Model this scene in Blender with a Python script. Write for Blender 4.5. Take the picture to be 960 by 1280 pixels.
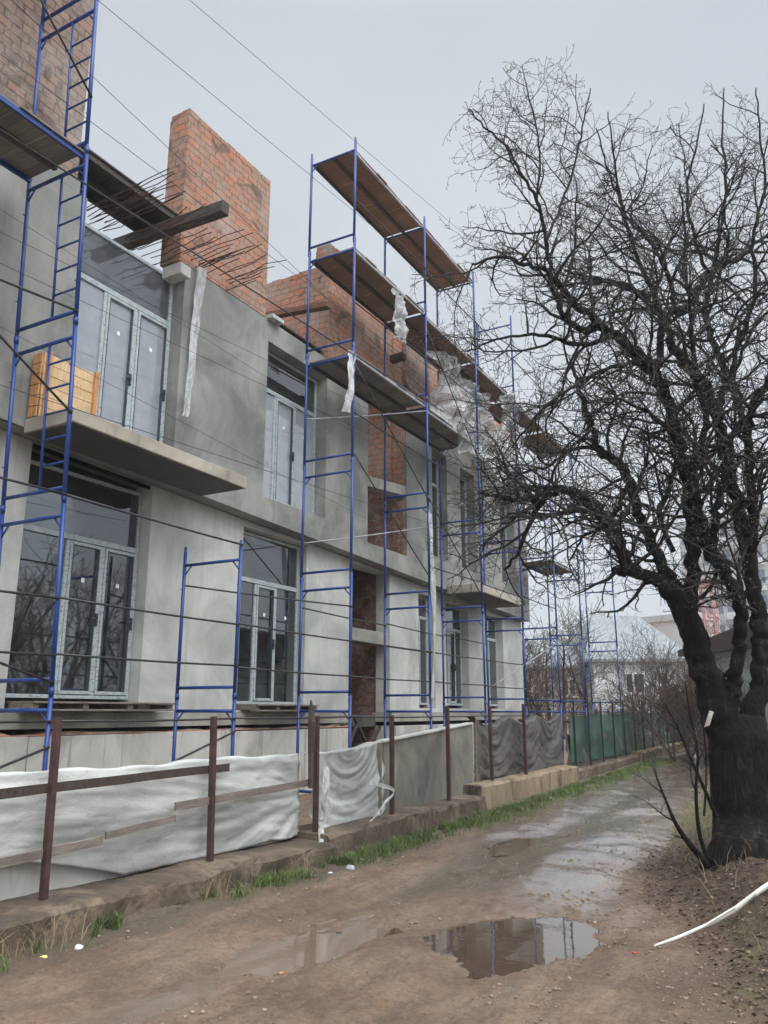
import bpy, math, random
import numpy as np
from mathutils import Vector, Matrix
R_=math.radians
sc=bpy.context.scene
for o in list(bpy.data.objects): bpy.data.objects.remove(o)
# ---------------------------------------------------------------- camera, sky, sun, exposure
F_PX=1020.; PITCH=R_(13.8); YAW=R_(29.3); EYE=1.6
cd=bpy.data.cameras.new('camera'); cam=bpy.data.objects.new('camera',cd); sc.collection.objects.link(cam)
cam.location=(0,0,EYE); cam.rotation_euler=(math.pi/2+PITCH,0,YAW)
cd.sensor_fit='VERTICAL'; cd.sensor_height=24.; cd.lens=F_PX/1280*24; cd.clip_start=.05; cd.clip_end=3000
sc.camera=cam
world=bpy.data.worlds.new('World'); sc.world=world; world.use_nodes=True
SUN_EL=R_(50); SUN_AZ=R_(115)     # direction the soft overcast light comes from
def setup_world():
    nt=world.node_tree; nt.nodes.clear(); N=nt.nodes.new; L=nt.links.new
    out=N('ShaderNodeOutputWorld'); bg=N('ShaderNodeBackground'); L(bg.outputs[0],out.inputs[0])
    sky=N('ShaderNodeTexSky'); sky.sky_type='NISHITA'; sky.sun_disc=False; sky.sun_elevation=SUN_EL; sky.sun_rotation=SUN_AZ
    sky.dust_density=4; sky.air_density=1.
    tc=N('ShaderNodeTexCoord'); mp=N('ShaderNodeMapping'); mp.inputs['Scale'].default_value=(1,1,2.2)
    L(tc.outputs['Generated'],mp.inputs[0])
    no=N('ShaderNodeTexNoise'); no.inputs['Scale'].default_value=1.6; no.inputs['Detail'].default_value=4; no.inputs['Roughness'].default_value=.45
    L(mp.outputs[0],no.inputs[0])
    cr=N('ShaderNodeValToRGB'); cr.color_ramp.elements[0].position=.3; cr.color_ramp.elements[0].color=(5.2,5.6,6.15,1)
    cr.color_ramp.elements[1].position=.72; cr.color_ramp.elements[1].color=(6.7,7.0,7.35,1); L(no.outputs[0],cr.inputs[0])
    # brighter towards the horizon, as in a thin overcast
    sp=N('ShaderNodeSeparateXYZ'); L(tc.outputs['Generated'],sp.inputs[0])
    gr=N('ShaderNodeMapRange'); gr.inputs[1].default_value=.0; gr.inputs[2].default_value=.7; gr.inputs[3].default_value=1.08; gr.inputs[4].default_value=.90
    L(sp.outputs[2],gr.inputs[0])
    # overcast sky is brightest overhead and round the hidden sun
    ze=N('ShaderNodeMapRange'); ze.interpolation_type='SMOOTHSTEP'; ze.inputs[1].default_value=.70; ze.inputs[2].default_value=.95; ze.inputs[3].default_value=0; ze.inputs[4].default_value=2.5; L(sp.outputs[2],ze.inputs[0])
    dt=N('ShaderNodeVectorMath'); dt.operation='DOT_PRODUCT'; L(tc.outputs['Generated'],dt.inputs[0]); dt.inputs[1].default_value=(math.sin(SUN_AZ)*math.cos(SUN_EL),math.cos(SUN_AZ)*math.cos(SUN_EL),math.sin(SUN_EL))
    su=N('ShaderNodeMapRange'); su.interpolation_type='SMOOTHSTEP'; su.inputs[1].default_value=.35; su.inputs[2].default_value=1; su.inputs[3].default_value=0; su.inputs[4].default_value=2.6; L(dt.outputs['Value'],su.inputs[0])
    a1=N('ShaderNodeMath'); a1.operation='ADD'; L(ze.outputs[0],a1.inputs[0]); L(su.outputs[0],a1.inputs[1])
    a2=N('ShaderNodeMath'); a2.operation='ADD'; L(a1.outputs[0],a2.inputs[0]); L(gr.outputs[0],a2.inputs[1])
    mu=N('ShaderNodeVectorMath'); mu.operation='SCALE'; L(cr.outputs[0],mu.inputs[0]); L(a2.outputs[0],mu.inputs['Scale'])
    mx=N('ShaderNodeMixRGB'); mx.inputs[0].default_value=.88; L(sky.outputs[0],mx.inputs[1]); L(mu.outputs[0],mx.inputs[2])
    L(mx.outputs[0],bg.inputs[0]); bg.inputs[1].default_value=.098
setup_world()
sl=bpy.data.lights.new('sun','SUN'); sl.energy=1.5; sl.angle=R_(40); sl.color=(1,.97,.93)
so=bpy.data.objects.new('sun',sl); sc.collection.objects.link(so)
so.rotation_euler=(R_(90)-SUN_EL,0,R_(180)-SUN_AZ)
vs=sc.view_settings; vs.view_transform='Standard'; vs.look='None'; vs.gamma=1; vs.use_curve_mapping=False; vs.exposure=0.29
sc.cycles.max_bounces=8; sc.cycles.transparent_max_bounces=24
rng=random.Random(5); nr=np.random.default_rng(5)

# ---------------------------------------------------------------- calibrated survey of the photograph
_F=Vector((-math.sin(YAW)*math.cos(PITCH),math.cos(YAW)*math.cos(PITCH),math.sin(PITCH)))
_R=Vector((math.cos(YAW),math.sin(YAW),0)); _U=_R.cross(_F); _C=Vector((0,0,EYE))
_H=Vector((-math.sin(YAW),math.cos(YAW),0))
def ray(u,v): return _F*F_PX+_R*(u-480)+_U*(640-v)
def onx(u,v,X): r=ray(u,v); return _C+r*(X/r.x)
def ony(u,v,Y): r=ray(u,v); return _C+r*(Y/r.y)
def onz(u,v,z): r=ray(u,v); return _C+r*((z-EYE)/r.z)
def ond(u,v,d): r=ray(u,v); return _C+r*(d/r.dot(_H))      # d = metres ahead

# ---------------------------------------------------------------- helpers
COL=sc.collection
def tag(o,label=None,cat=None,group=None,kind=None):
    if label: o['label']=label
    if cat: o['category']=cat
    if group: o['group']=group
    if kind: o['kind']=kind
    return o
def empty(name,loc=(0,0,0),**k):
    o=bpy.data.objects.new(name,None); o.location=loc; o.empty_display_size=.2; COL.objects.link(o); return tag(o,**k)
class MB:
    def __init__(s,origin=(0,0,0)): s.v=[]; s.f=[]; s.o=Vector(origin)
    def add(s,vs,fs):
        b=len(s.v); s.v+= [tuple(x) for x in vs]; s.f+=[tuple(i+b for i in f) for f in fs]
    def box(s,x0,x1,y0,y1,z0,z1):
        s.add([(x,y,z) for x in(x0,x1) for y in(y0,y1) for z in(z0,z1)],[(0,1,3,2),(4,6,7,5),(0,4,5,1),(2,3,7,6),(0,2,6,4),(1,5,7,3)])
        return s
    def beam(s,a,b,w,h,up=(0,0,1)):
        a=Vector(a);b=Vector(b); d=(b-a).normalized(); side=d.cross(Vector(up))
        if side.length<1e-4: side=Vector((1,0,0))
        side.normalize(); u=side.cross(d)
        vs=[p+side*sx*w/2+u*sz*h/2 for p in(a,b) for sx in(-1,1) for sz in(-1,1)]
        s.add(vs,[(0,1,3,2),(4,6,7,5),(0,4,5,1),(2,3,7,6),(0,2,6,4),(1,5,7,3)]); return s
    def tube(s,pts,rad,n=8,cap=True):
        pts=[Vector(p) for p in pts]
        if not hasattr(rad,'__len__'): rad=[rad]*len(pts)
        b=len(s.v); ref=None
        for i,p in enumerate(pts):
            d=(pts[min(i+1,len(pts)-1)]-pts[max(i-1,0)]).normalized()
            if ref is None:
                ref=d.cross(Vector((0,0,1)));
                if ref.length<.05: ref=Vector((1,0,0))
            ref=(ref-d*ref.dot(d)).normalized(); w=d.cross(ref)
            for k in range(n):
                a=2*math.pi*k/n; q=p+(ref*math.cos(a)+w*math.sin(a))*rad[i]; s.v.append((q.x,q.y,q.z))
        for i in range(len(pts)-1):
            for k in range(n):
                a=b+i*n+k; c=b+i*n+(k+1)%n; s.f.append((a,c,c+n,a+n))
        if cap:
            s.f.append(tuple(b+k for k in range(n))[::-1]); s.f.append(tuple(b+(len(pts)-1)*n+k for k in range(n)))
        return s
    def grid(s,fn,nu,nv,thick=0):
        b=len(s.v)
        for i in range(nu+1):
            for j in range(nv+1): s.v.append(tuple(fn(i/nu,j/nv)))
        for i in range(nu):
            for j in range(nv):
                a=b+i*(nv+1)+j; s.f.append((a,a+nv+1,a+nv+2,a+1))
        return s
    def build(s,name,mat,parent=None,smooth=False,bevel=0,solid=0):
        me=bpy.data.meshes.new(name); me.from_pydata(s.v,[],s.f); me.materials.append(mat)
        if smooth: me.polygons.foreach_set('use_smooth',[True]*len(me.polygons))
        o=bpy.data.objects.new(name,me); COL.objects.link(o)
        if parent is not None:
            o.parent=parent
            root=Vector(parent.location)
            if parent.parent is not None: root=Vector(parent.parent.location)
            if parent.type=='EMPTY' or parent.parent is not None or True:
                off=root if parent.type=='EMPTY' else Vector(parent.get('_off',(0,0,0)))
                if parent.type=='EMPTY': me.transform(Matrix.Translation(-off))
                else: me.transform(Matrix.Translation(-off))
                o['_off']=tuple(off)
        if solid:
            m=o.modifiers.new('solid','SOLIDIFY'); m.thickness=solid; m.offset=0
        if bevel:
            m=o.modifiers.new('bevel','BEVEL'); m.width=bevel; m.segments=2; m.limit_method='ANGLE'
        return o
def copy_tree(o,parent=None,**k):
    c=o.copy(); COL.objects.link(c)
    if parent is not None: c.parent=parent
    for ch in list(o.children): copy_tree(ch,c)
    return tag(c,**k)

def smooth_path(P,R,n):
    # Catmull-Rom
    out=[];ro=[]
    for i in range(len(P)-1):
        p0=P[max(i-1,0)];p1=P[i];p2=P[i+1];p3=P[min(i+2,len(P)-1)]
        for k in range(n):
            t=k/n; out.append(.5*((2*p1)+(p2-p0)*t+(2*p0-5*p1+4*p2-p3)*t*t+(3*p1-p0-3*p2+p3)*t**3)); ro.append(R[i]*(1-t)+R[i+1]*t)
    out.append(P[-1]); ro.append(R[-1]); return out,ro
# value noise for geometry
_T=np.random.default_rng(11).random((256,256))
def vnoise(x,y,sc_=1.,seed=0):
    x=np.asarray(x,float)*sc_+seed*17.3; y=np.asarray(y,float)*sc_+seed*5.7
    xi=np.floor(x).astype(int); yi=np.floor(y).astype(int); fx=x-xi; fy=y-yi
    fx=fx*fx*(3-2*fx); fy=fy*fy*(3-2*fy); g=lambda a,b:_T[a%256,b%256]
    return (g(xi,yi)*(1-fx)+g(xi+1,yi)*fx)*(1-fy)+(g(xi,yi+1)*(1-fx)+g(xi+1,yi+1)*fx)*fy*1.0
def fbm(x,y,s=1.,o=4,seed=0):
    t=0;a=.5
    for i in range(o): t=t+a*(vnoise(x,y,s,seed+i)-.5); s*=2.03; a*=.55
    return t

# ---------------------------------------------------------------- materials
class NT:
    def __init__(s,name):
        s.m=bpy.data.materials.new(name); s.m.use_nodes=True; s.nt=s.m.node_tree; s.nt.nodes.clear()
        s.out=s.n('ShaderNodeOutputMaterial'); s.b=s.n('ShaderNodeBsdfPrincipled'); s.l(s.b.outputs[0],s.out.inputs[0])
        s.tc=s.n('ShaderNodeTexCoord'); s.obj=s.tc.outputs['Object']
    def n(s,t): return s.nt.nodes.new(t)
    def l(s,a,b): s.nt.links.new(a,b)
    def noise(s,scale=5,detail=5,rough=.55,vec=None,stretch=None,dist=0):
        t=s.n('ShaderNodeTexNoise'); t.inputs['Scale'].default_value=scale; t.inputs['Detail'].default_value=detail
        t.inputs['Roughness'].default_value=rough; t.inputs['Distortion'].default_value=dist
        v=vec or s.obj
        if stretch:
            mp=s.n('ShaderNodeMapping'); mp.inputs['Scale'].default_value=stretch; s.l(v,mp.inputs[0]); v=mp.outputs[0]
        s.l(v,t.inputs[0]); return t.outputs[0]
    def ramp(s,fac,stops):
        r=s.n('ShaderNodeValToRGB'); e=r.color_ramp.elements
        while len(e)<len(stops): e.new(.5)
        for x,(p,c) in zip(e,stops):
            x.position=p; x.color=(c[0],c[1],c[2],1) if hasattr(c,'__len__') else (c,c,c,1)
        s.l(fac,r.inputs[0]); return r.outputs[0]
    def mix(s,fac,a,b,mode='MIX'):
        m=s.n('ShaderNodeMixRGB'); m.blend_type=mode
        for i,x in ((0,fac),(1,a),(2,b)):
            if hasattr(x,'is_output'): s.l(x,m.inputs[i])
            elif i==0: m.inputs[0].default_value=x
            else: m.inputs[i].default_value=(x[0],x[1],x[2],1) if hasattr(x,'__len__') else (x,x,x,1)
        return m.outputs[0]
    def math(s,op,a,b=0):
        m=s.n('ShaderNodeMath'); m.operation=op
        for i,x in((0,a),(1,b)):
            if hasattr(x,'is_output'): s.l(x,m.inputs[i])
            else: m.inputs[i].default_value=x
        return m.outputs[0]
    def bump(s,h,strength=.5,dist=.02):
        b=s.n('ShaderNodeBump'); b.inputs['Strength'].default_value=strength; b.inputs['Distance'].default_value=dist
        s.l(h,b.inputs['Height']); s.l(b.outputs[0],s.b.inputs['Normal'])
    def fin(s,col=None,rough=None,metal=None,spec=None):
        for nm,x in (('Base Color',col),('Roughness',rough),('Metallic',metal),('Specular IOR Level',spec)):
            if x is None: continue
            if hasattr(x,'is_output'): s.l(x,s.b.inputs[nm])
            else: s.b.inputs[nm].default_value=(x[0],x[1],x[2],1) if hasattr(x,'__len__') else x
        return s.m
def simple(name,c,rough=.7,var=.25,scale=6,metal=0,bump=.2,stretch=None,c2=None,bd=.01,spec=None):
    t=NT(name); n=t.noise(scale,6,.6,stretch=stretch)
    c2=c2 or tuple(x*(1-var) for x in c); c1=tuple(min(1,x*(1+var*.6)) for x in c)
    col=t.ramp(n,[(.32,c2),(.68,c1)])
    if bump: t.bump(t.noise(scale*4,5,.6,stretch=stretch),bump,bd)
    return t.fin(col,rough,metal,spec)
def plaster(name,dark,light,streak,ws=.5):
    t=NT(name)
    a=t.noise(.8,6,.62,dist=.6); b=t.noise(4.5,6,.65,stretch=(1,1,.35)); c=t.noise(5,4,.6,stretch=(1,1.2,.10),dist=.8)
    col=t.ramp(a,[(.38,dark),(.60,light)])
    col=t.mix(t.ramp(b,[(.42,0),(.72,.55)]),col,tuple(x*.72 for x in light))
    col=t.mix(t.math('MULTIPLY',t.ramp(c,[(.56,0),(.74,1)]),ws),col,streak)
    d=t.noise(26,4,.6); col=t.mix(t.ramp(d,[(.62,0),(.8,.35)]),col,tuple(min(1,x*1.5) for x in light))
    t.bump(t.math('ADD',t.noise(40,6,.7),t.math('MULTIPLY',b,1.5)),.35,.012)
    return t.fin(col,t.ramp(a,[(.3,.55),(.7,.85)]))
def brick(name,c1,c2,mort,bw=.25,bh=.12,dirt=(.1,.085,.075),da=.5):
    t=NT(name)
    g=t.n('ShaderNodeNewGeometry'); sn=t.n('ShaderNodeSeparateXYZ'); t.l(g.outputs['True Normal'],sn.inputs[0])
    so_=t.n('ShaderNodeSeparateXYZ'); t.l(t.obj,so_.inputs[0])
    ax=t.math('ABSOLUTE',sn.outputs[0]); fac=t.math('GREATER_THAN',ax,.6)
    # facade faces read (y,z), end faces (x,z)
    u=t.math('ADD',t.math('MULTIPLY',so_.outputs[1],fac),t.math('MULTIPLY',so_.outputs[0],t.math('SUBTRACT',1,fac)))
    cb=t.n('ShaderNodeCombineXYZ'); wob=t.noise(4.5,3,.6); wo=t.math('MULTIPLY',t.math('SUBTRACT',wob,.5),.07)
    wr=t.n('ShaderNodeTexWhiteNoise'); wr.noise_dimensions='1D'; t.l(t.math('FLOOR',t.math('DIVIDE',so_.outputs[2],bh)),wr.inputs['W']); t.l(t.math('ADD',t.math('ADD',u,wo),t.math('MULTIPLY',wr.outputs[0],.09)),cb.inputs[0]); t.l(t.math('ADD',so_.outputs[2],wo),cb.inputs[1])
    br=t.n('ShaderNodeTexBrick'); t.l(cb.outputs[0],br.inputs[0])
    br.inputs['Scale'].default_value=1; br.inputs['Brick Width'].default_value=bw; br.inputs['Row Height'].default_value=bh
    br.inputs['Mortar Size'].default_value=.0115; br.inputs['Mortar Smooth'].default_value=.35; br.inputs['Bias'].default_value=-.05
    br.inputs['Color1'].default_value=(*c1,1); br.inputs['Color2'].default_value=(*c2,1); br.inputs['Mortar'].default_value=(*mort,1)
    n=t.noise(2.2,6,.7); n2=t.noise(14,5,.7)
    col=t.mix(t.ramp(n,[(.46,0),(.68,da)]),br.outputs[0],dirt)
    n4=t.noise(5,6,.75,dist=.6); col=t.mix(t.ramp(n4,[(.48,0),(.64,.7)]),col,(.34,.265,.21)); col=t.mix(t.ramp(n2,[(.55,0),(.75,.6)]),col,(.40,.33,.28)); nb=t.noise(1.7,3,.5,dist=1); col=t.mix(t.ramp(nb,[(.60,0),(.66,.75)]),col,tuple(c*.35 for c in c2))
    n3=t.noise(1.1,4,.6); col=t.mix(t.ramp(n3,[(.5,0),(.7,.45)]),col,(.42,.36,.31))
    h=t.math('SUBTRACT',t.math('MULTIPLY',n2,.5),t.math('MULTIPLY',br.outputs['Fac'],1.))
    t.bump(h,.9,.02); return t.fin(col,.88)
M={}
M['plaster_up']=plaster('damp cement render',(.125,.13,.122),(.29,.288,.265),(.085,.085,.08),.3)
M['plaster_low']=plaster('pale cement render',(.32,.328,.31),(.53,.53,.50),(.20,.20,.19),.28)
M['concrete']=plaster('cast concrete',(.19,.18,.155),(.36,.345,.305),(.12,.11,.095),.55)
M['concrete_shaded']=plaster('concrete with soffit shade',(.045,.042,.037),(.085,.08,.07),(.03,.028,.025),.5)  # colour darkened to carry the shade of the balcony undersides
M['slab']=plaster('stained pale slab edge',(.24,.215,.175),(.44,.40,.33),(.14,.12,.10),.7)
M['plinth']=plaster('plinth concrete',(.30,.30,.28),(.52,.51,.47),(.16,.15,.13),.85)
M['brick']=brick('orange brick',(.45,.165,.085),(.30,.185,.13),(.15,.12,.095),.26,.135)
M['brick_old']=brick('sooty brick',(.31,.18,.13),(.20,.145,.12),(.10,.085,.07),.27,.14,dirt=(.07,.065,.06),da=.7)
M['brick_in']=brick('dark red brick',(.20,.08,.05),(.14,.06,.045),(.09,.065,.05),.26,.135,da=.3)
M['blue']=None
def blue():
    t=NT('worn blue paint'); n=t.noise(9,6,.7); n2=t.noise(60,3,.6)
    col=t.mix(t.ramp(n,[(.3,.0),(.75,.6)]),(.009,.040,.19),(.017,.064,.25))
    col=t.mix(t.ramp(n,[(.70,0),(.74,1)]),col,(.12,.085,.07))
    col=t.mix(t.ramp(n2,[(.70,0),(.80,.7)]),col,(.35,.38,.42))
    return t.fin(col,.38)
M['blue']=blue()
M['dark_steel']=simple('dark steel tube',(.045,.043,.045),.45,.4,12,.3)
M['zinc']=simple('galvanised rail',(.33,.34,.36),.45,.3,8,.4)
M['rust']=simple('rusty steel',(.075,.036,.026),.8,.5,14,0,.6)
M['wood_dark']=simple('wet dark timber',(.055,.040,.031),.6,.5,3,0,.6,(1,8,8))
M['wood_grey']=simple('weathered grey board',(.18,.15,.125),.75,.4,3,0,.6,(6,1,6))
M['wood_red']=simple('red brown timber',(.17,.075,.04),.6,.4,3,0,.4,(1,8,8))
def planks(name,c,c2,gap=.18,axis=1):
    t=NT(name); s=t.n('ShaderNodeSeparateXYZ'); t.l(t.obj,s.inputs[0])
    w=t.n('ShaderNodeTexWhiteNoise'); w.noise_dimensions='1D'; t.l(t.math('FLOOR',t.math('DIVIDE',s.outputs[axis],gap)),w.inputs['W'])
    n=t.noise(5,6,.7,stretch=(1,7,7) if axis==1 else (7,7,1)); st=t.noise(2,5,.6)
    col=t.mix(w.outputs[0],c,c2); col=t.mix(t.ramp(n,[(.35,0),(.75,.7)]),col,tuple(x*.5 for x in c)); col=t.mix(t.ramp(st,[(.45,0),(.65,.6)]),col,tuple(x*.45 for x in c2))
    t.bump(n,.4,.01); return t.fin(col,.75)
M['deck']=planks('red brown scaffold planks',(.25,.15,.10),(.34,.22,.155),.42)
M['deck_grey']=planks('grey scaffold planks',(.17,.15,.13),(.25,.22,.185),.3)
M['pine']=planks('fresh pine boards',(.62,.42,.22),(.72,.52,.30),.12,2)
M['pine_end']=simple('orange pine batten',(.50,.25,.10),.6,.3,4,0,.2,(6,6,1))
def filmframe():
    t=NT('window profile in pale film'); n=t.noise(7,4,.6,stretch=(1,1,2.5),dist=2)
    col=t.ramp(n,[(.40,(.33,.375,.38)),(.52,(.44,.485,.49)),(.57,(.13,.15,.155)),(.62,(.36,.40,.405))]); return t.fin(col,.35)
M['film']=filmframe()
M['frame_dark']=simple('dark frame edge',(.045,.055,.065),.4,.3,10)
def glass(name,refl,tint,fm=1.6,film=0,rough=.02):
    t=NT(name); t.nt.nodes.remove(t.b)
    g=t.n('ShaderNodeBsdfGlossy'); g.inputs['Roughness'].default_value=rough; g.inputs[0].default_value=(.9,.93,.97,1)
    tr=t.n('ShaderNodeBsdfTransparent'); tr.inputs[0].default_value=(*tint,1)
    fr=t.n('ShaderNodeFresnel'); fr.inputs[0].default_value=1.52
    f=t.math('MULTIPLY',fr.outputs[0],fm); f=t.math('ADD',f,refl)
    n=t.noise(4,5,.6); d=t.n('ShaderNodeBsdfDiffuse'); d.inputs[0].default_value=(.35,.36,.37,1) if not film else (.46,.485,.53,1)
    mx0=t.n('ShaderNodeMixShader'); t.l(t.ramp(n,[(.4,.02+film),(.75,.14+film)]),mx0.inputs[0]); t.l(tr.outputs[0],mx0.inputs[1]); t.l(d.outputs[0],mx0.inputs[2])
    mx=t.n('ShaderNodeMixShader'); t.l(f,mx.inputs[0]); t.l(mx0.outputs[0],mx.inputs[1]); t.l(g.outputs[0],mx.inputs[2]); t.l(mx.outputs[0],t.out.inputs[0])
    b=t.n('ShaderNodeBump'); b.inputs['Strength'].default_value=.12; b.inputs['Distance'].default_value=.01; t.l(t.noise(1.3,2),b.inputs['Height']); t.l(b.outputs[0],g.inputs['Normal'])
    return t.m
M['glass']=glass('dusty dark glass',.07,(.5,.52,.52),1.5)
M['glass_up']=glass('dusty clear glass',.02,(.93,.94,.97),1.0,.10)
M['glass_film']=glass('film covered pane',.04,(.8,.83,.88),1.2,.50)
M['glass_white']=glass('white film covered pane',.06,(.9,.9,.9),1.2,.62)
def plastic(name,c,alpha):
    t=NT(name); n=t.noise(6,6,.7,stretch=(1,1,.4),dist=1)
    t.bump(t.noise(14,5,.7,dist=1.5),.7,.03)
    a=t.ramp(n,[(.3,alpha*.6),(.7,min(1,alpha*1.5))]); t.l(a,t.b.inputs['Alpha'])
    return t.fin(t.ramp(n,[(.3,tuple(x*.6 for x in c)),(.7,c)]),.3)
M['plastic']=plastic('torn cloudy polythene',(.62,.64,.64),.75)
M['plastic_white']=plastic('white rag film',(.72,.73,.72),.95)
def cloth(name,c,dk,rough=.6,ax=(1,.5,1)):
    t=NT(name); n=t.noise(1.2,5,.55,stretch=ax); n2=t.noise(7,6,.7,stretch=(1,.35,1)); n3=t.noise(2.6,5,.6,stretch=(1,.45,1),dist=1.4); n4=t.noise(5.5,5,.6,stretch=(1,1,.8),dist=1.8)
    col=t.ramp(n,[(.36,dk),(.62,c)]); col=t.mix(t.ramp(n2,[(.5,0),(.78,.5)]),col,tuple(x*.65 for x in c))
    spl=t.noise(13,6,.8); so_=t.n('ShaderNodeSeparateXYZ'); t.l(t.obj,so_.inputs[0])
    col=t.mix(t.ramp(spl,[(.60,0),(.70,.65)]),col,(.17,.13,.095))
    r1=t.math('ABSOLUTE',t.math('SUBTRACT',n3,.5)); r2=t.math('ABSOLUTE',t.math('SUBTRACT',n4,.5))
    h=t.math('ADD',t.math('MULTIPLY',t.math('MINIMUM',r1,.07),-9),t.math('ADD',t.math('MULTIPLY',t.math('MINIMUM',r2,.05),-5),t.math('MULTIPLY',n2,.5)))
    t.bump(h,.16,.03)
    return t.fin(col,rough)
M['tarp']=cloth('pale weathered tarpaulin',(.54,.55,.53),(.30,.31,.295),.5)
M['tarp_dark']=cloth('dark grey woven sheet',(.088,.084,.074),(.05,.048,.043),.8,(1,1,.5))
M['panel']=plaster('weathered grey fence sheet',(.36,.365,.34),(.50,.50,.465),(.22,.22,.20),.45)
M['panel_dirty']=plaster('mould stained sheet',(.085,.085,.08),(.26,.25,.20),(.12,.11,.10),.6)
def kerbmat():
    t=NT('old stained concrete kerb'); n=t.noise(2.2,6,.65); n2=t.noise(9,6,.7); n3=t.noise(30,5,.7)
    col=t.ramp(n,[(.36,(.045,.034,.025)),(.52,(.115,.082,.055)),(.70,(.25,.195,.135))])
    col=t.mix(t.ramp(n2,[(.48,0),(.62,.8)]),col,(.06,.048,.036)); col=t.mix(t.ramp(n,[(.6,0),(.72,.35)]),col,(.10,.12,.05))
    t.bump(t.math('ADD',n2,t.math('MULTIPLY',n3,.5)),.8,.03); return t.fin(col,.85)
M['kerb']=kerbmat()
def kerb_pale():
    t=NT('ochre stained concrete'); n=t.noise(3,6,.7,stretch=(1,1,.3)); n2=t.noise(22,5,.7)
    col=t.ramp(n,[(.36,(.05,.04,.03)),(.47,(.19,.145,.085)),(.60,(.26,.21,.14)),(.68,(.10,.08,.06))])
    t.bump(n2,.6,.02); return t.fin(col,.85)
M['kerb_pale']=kerb_pale()
def greenmesh():
    t=NT('green shade net'); n=t.noise(1.5,6,.6,stretch=(1,.7,1)); n2=t.noise(20,4,.7)
    col=t.ramp(n,[(.36,(.012,.032,.026)),(.62,(.034,.088,.066))]); col=t.mix(t.ramp(n2,[(.5,0),(.75,.4)]),col,(.07,.12,.09))
    t.b.inputs['Alpha'].default_value=.86
    return t.fin(col,.8)
M['greennet']=greenmesh()
def bark():
    t=NT('wet black bark'); n=t.noise(11,9,.75,stretch=(1,1,.16),dist=1.2); n2=t.noise(3,5,.6)
    col=t.ramp(n,[(.36,(.003,.003,.003)),(.55,(.012,.010,.009)),(.68,(.085,.066,.054))])
    col=t.mix(t.ramp(n2,[(.56,0),(.76,.3)]),col,(.02,.022,.011))
    t.bump(n,1.,.07); return t.fin(col,.75,spec=.25)
M['bark']=bark()
M['twig']=simple('dark twigs',(.022,.018,.017),.8,.4,20,0,0)
M['bud']=simple('pale buds and lichen',(.24,.23,.16),.8,.4,20,0,0)
M['thicket']=simple('brown bare brush',(.085,.058,.042),.9,.4,2,0,0)
M['thicket_grey']=simple('grey bare brush',(.09,.08,.075),.9,.4,2,0,0)
M['evergreen']=simple('dull yellow green needles',(.075,.085,.035),.9,.4,2,0,0)
M['white_wall']=simple('whitewashed wall',(.62,.64,.64),.85,.22,1.2,0,.2)
M['ochre_wall']=simple('faded plaster wall',(.42,.38,.33),.85,.2,1,0,.2)
M['slate']=simple('pale wet roof sheets',(.22,.24,.245),.5,.45,1.5,0,.4,(6,1,1))
M['dark_opening']=simple('dark window glass',(.03,.035,.04),.15,.3,2,0,0)
M['white_trim']=simple('white trim',(.75,.76,.76),.6,.08,5,0,0)
M['iron']=simple('black iron bars',(.02,.018,.018),.6,.4,10)

# ================================================================ TERRAIN
def road_right(y): return np.interp(y,[0,5,6.5,8,10,14,20,30,60],[.6,-.7,-1.15,-1.85,-2.25,-2.7,-3.0,-3.3,-3.3])
PUD=[(-2.48,6.33,.50,.66,.12),(-2.88,6.02,.30,.36,.06),(-3.55,5.42,.32,.75,.085),(-4.1,10.5,.35,.8,.06),(-3.1,12.9,.35,.9,.05)]
def base_h(x,y):
    z=np.where(y>9,(y-9)*.016,0.); z=np.where(y>40,31*.016,z)
    return z
def film_zone(x,y):
    rr=road_right(y); w=np.clip((y-6.5)/1.3,0,1)*np.exp(-((x-(rr-1.15))/(1.0+.05*np.clip(y-8,0,8)))**4)+.9*np.clip((y-9.5)/3,0,1)*(x>-4.7)
    w=w+.9*np.exp(-((x+3.75)/.3)**2)*np.clip(fbm(x,y,.8,2,91)*5,0,1)+.9*np.exp(-((x+2.3)/.25)**2)*np.clip(fbm(x,y,.9,2,95)*5,0,1)
    return np.clip(w,0,1)*(x<rr+.15)*(x>-4.9)
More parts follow.
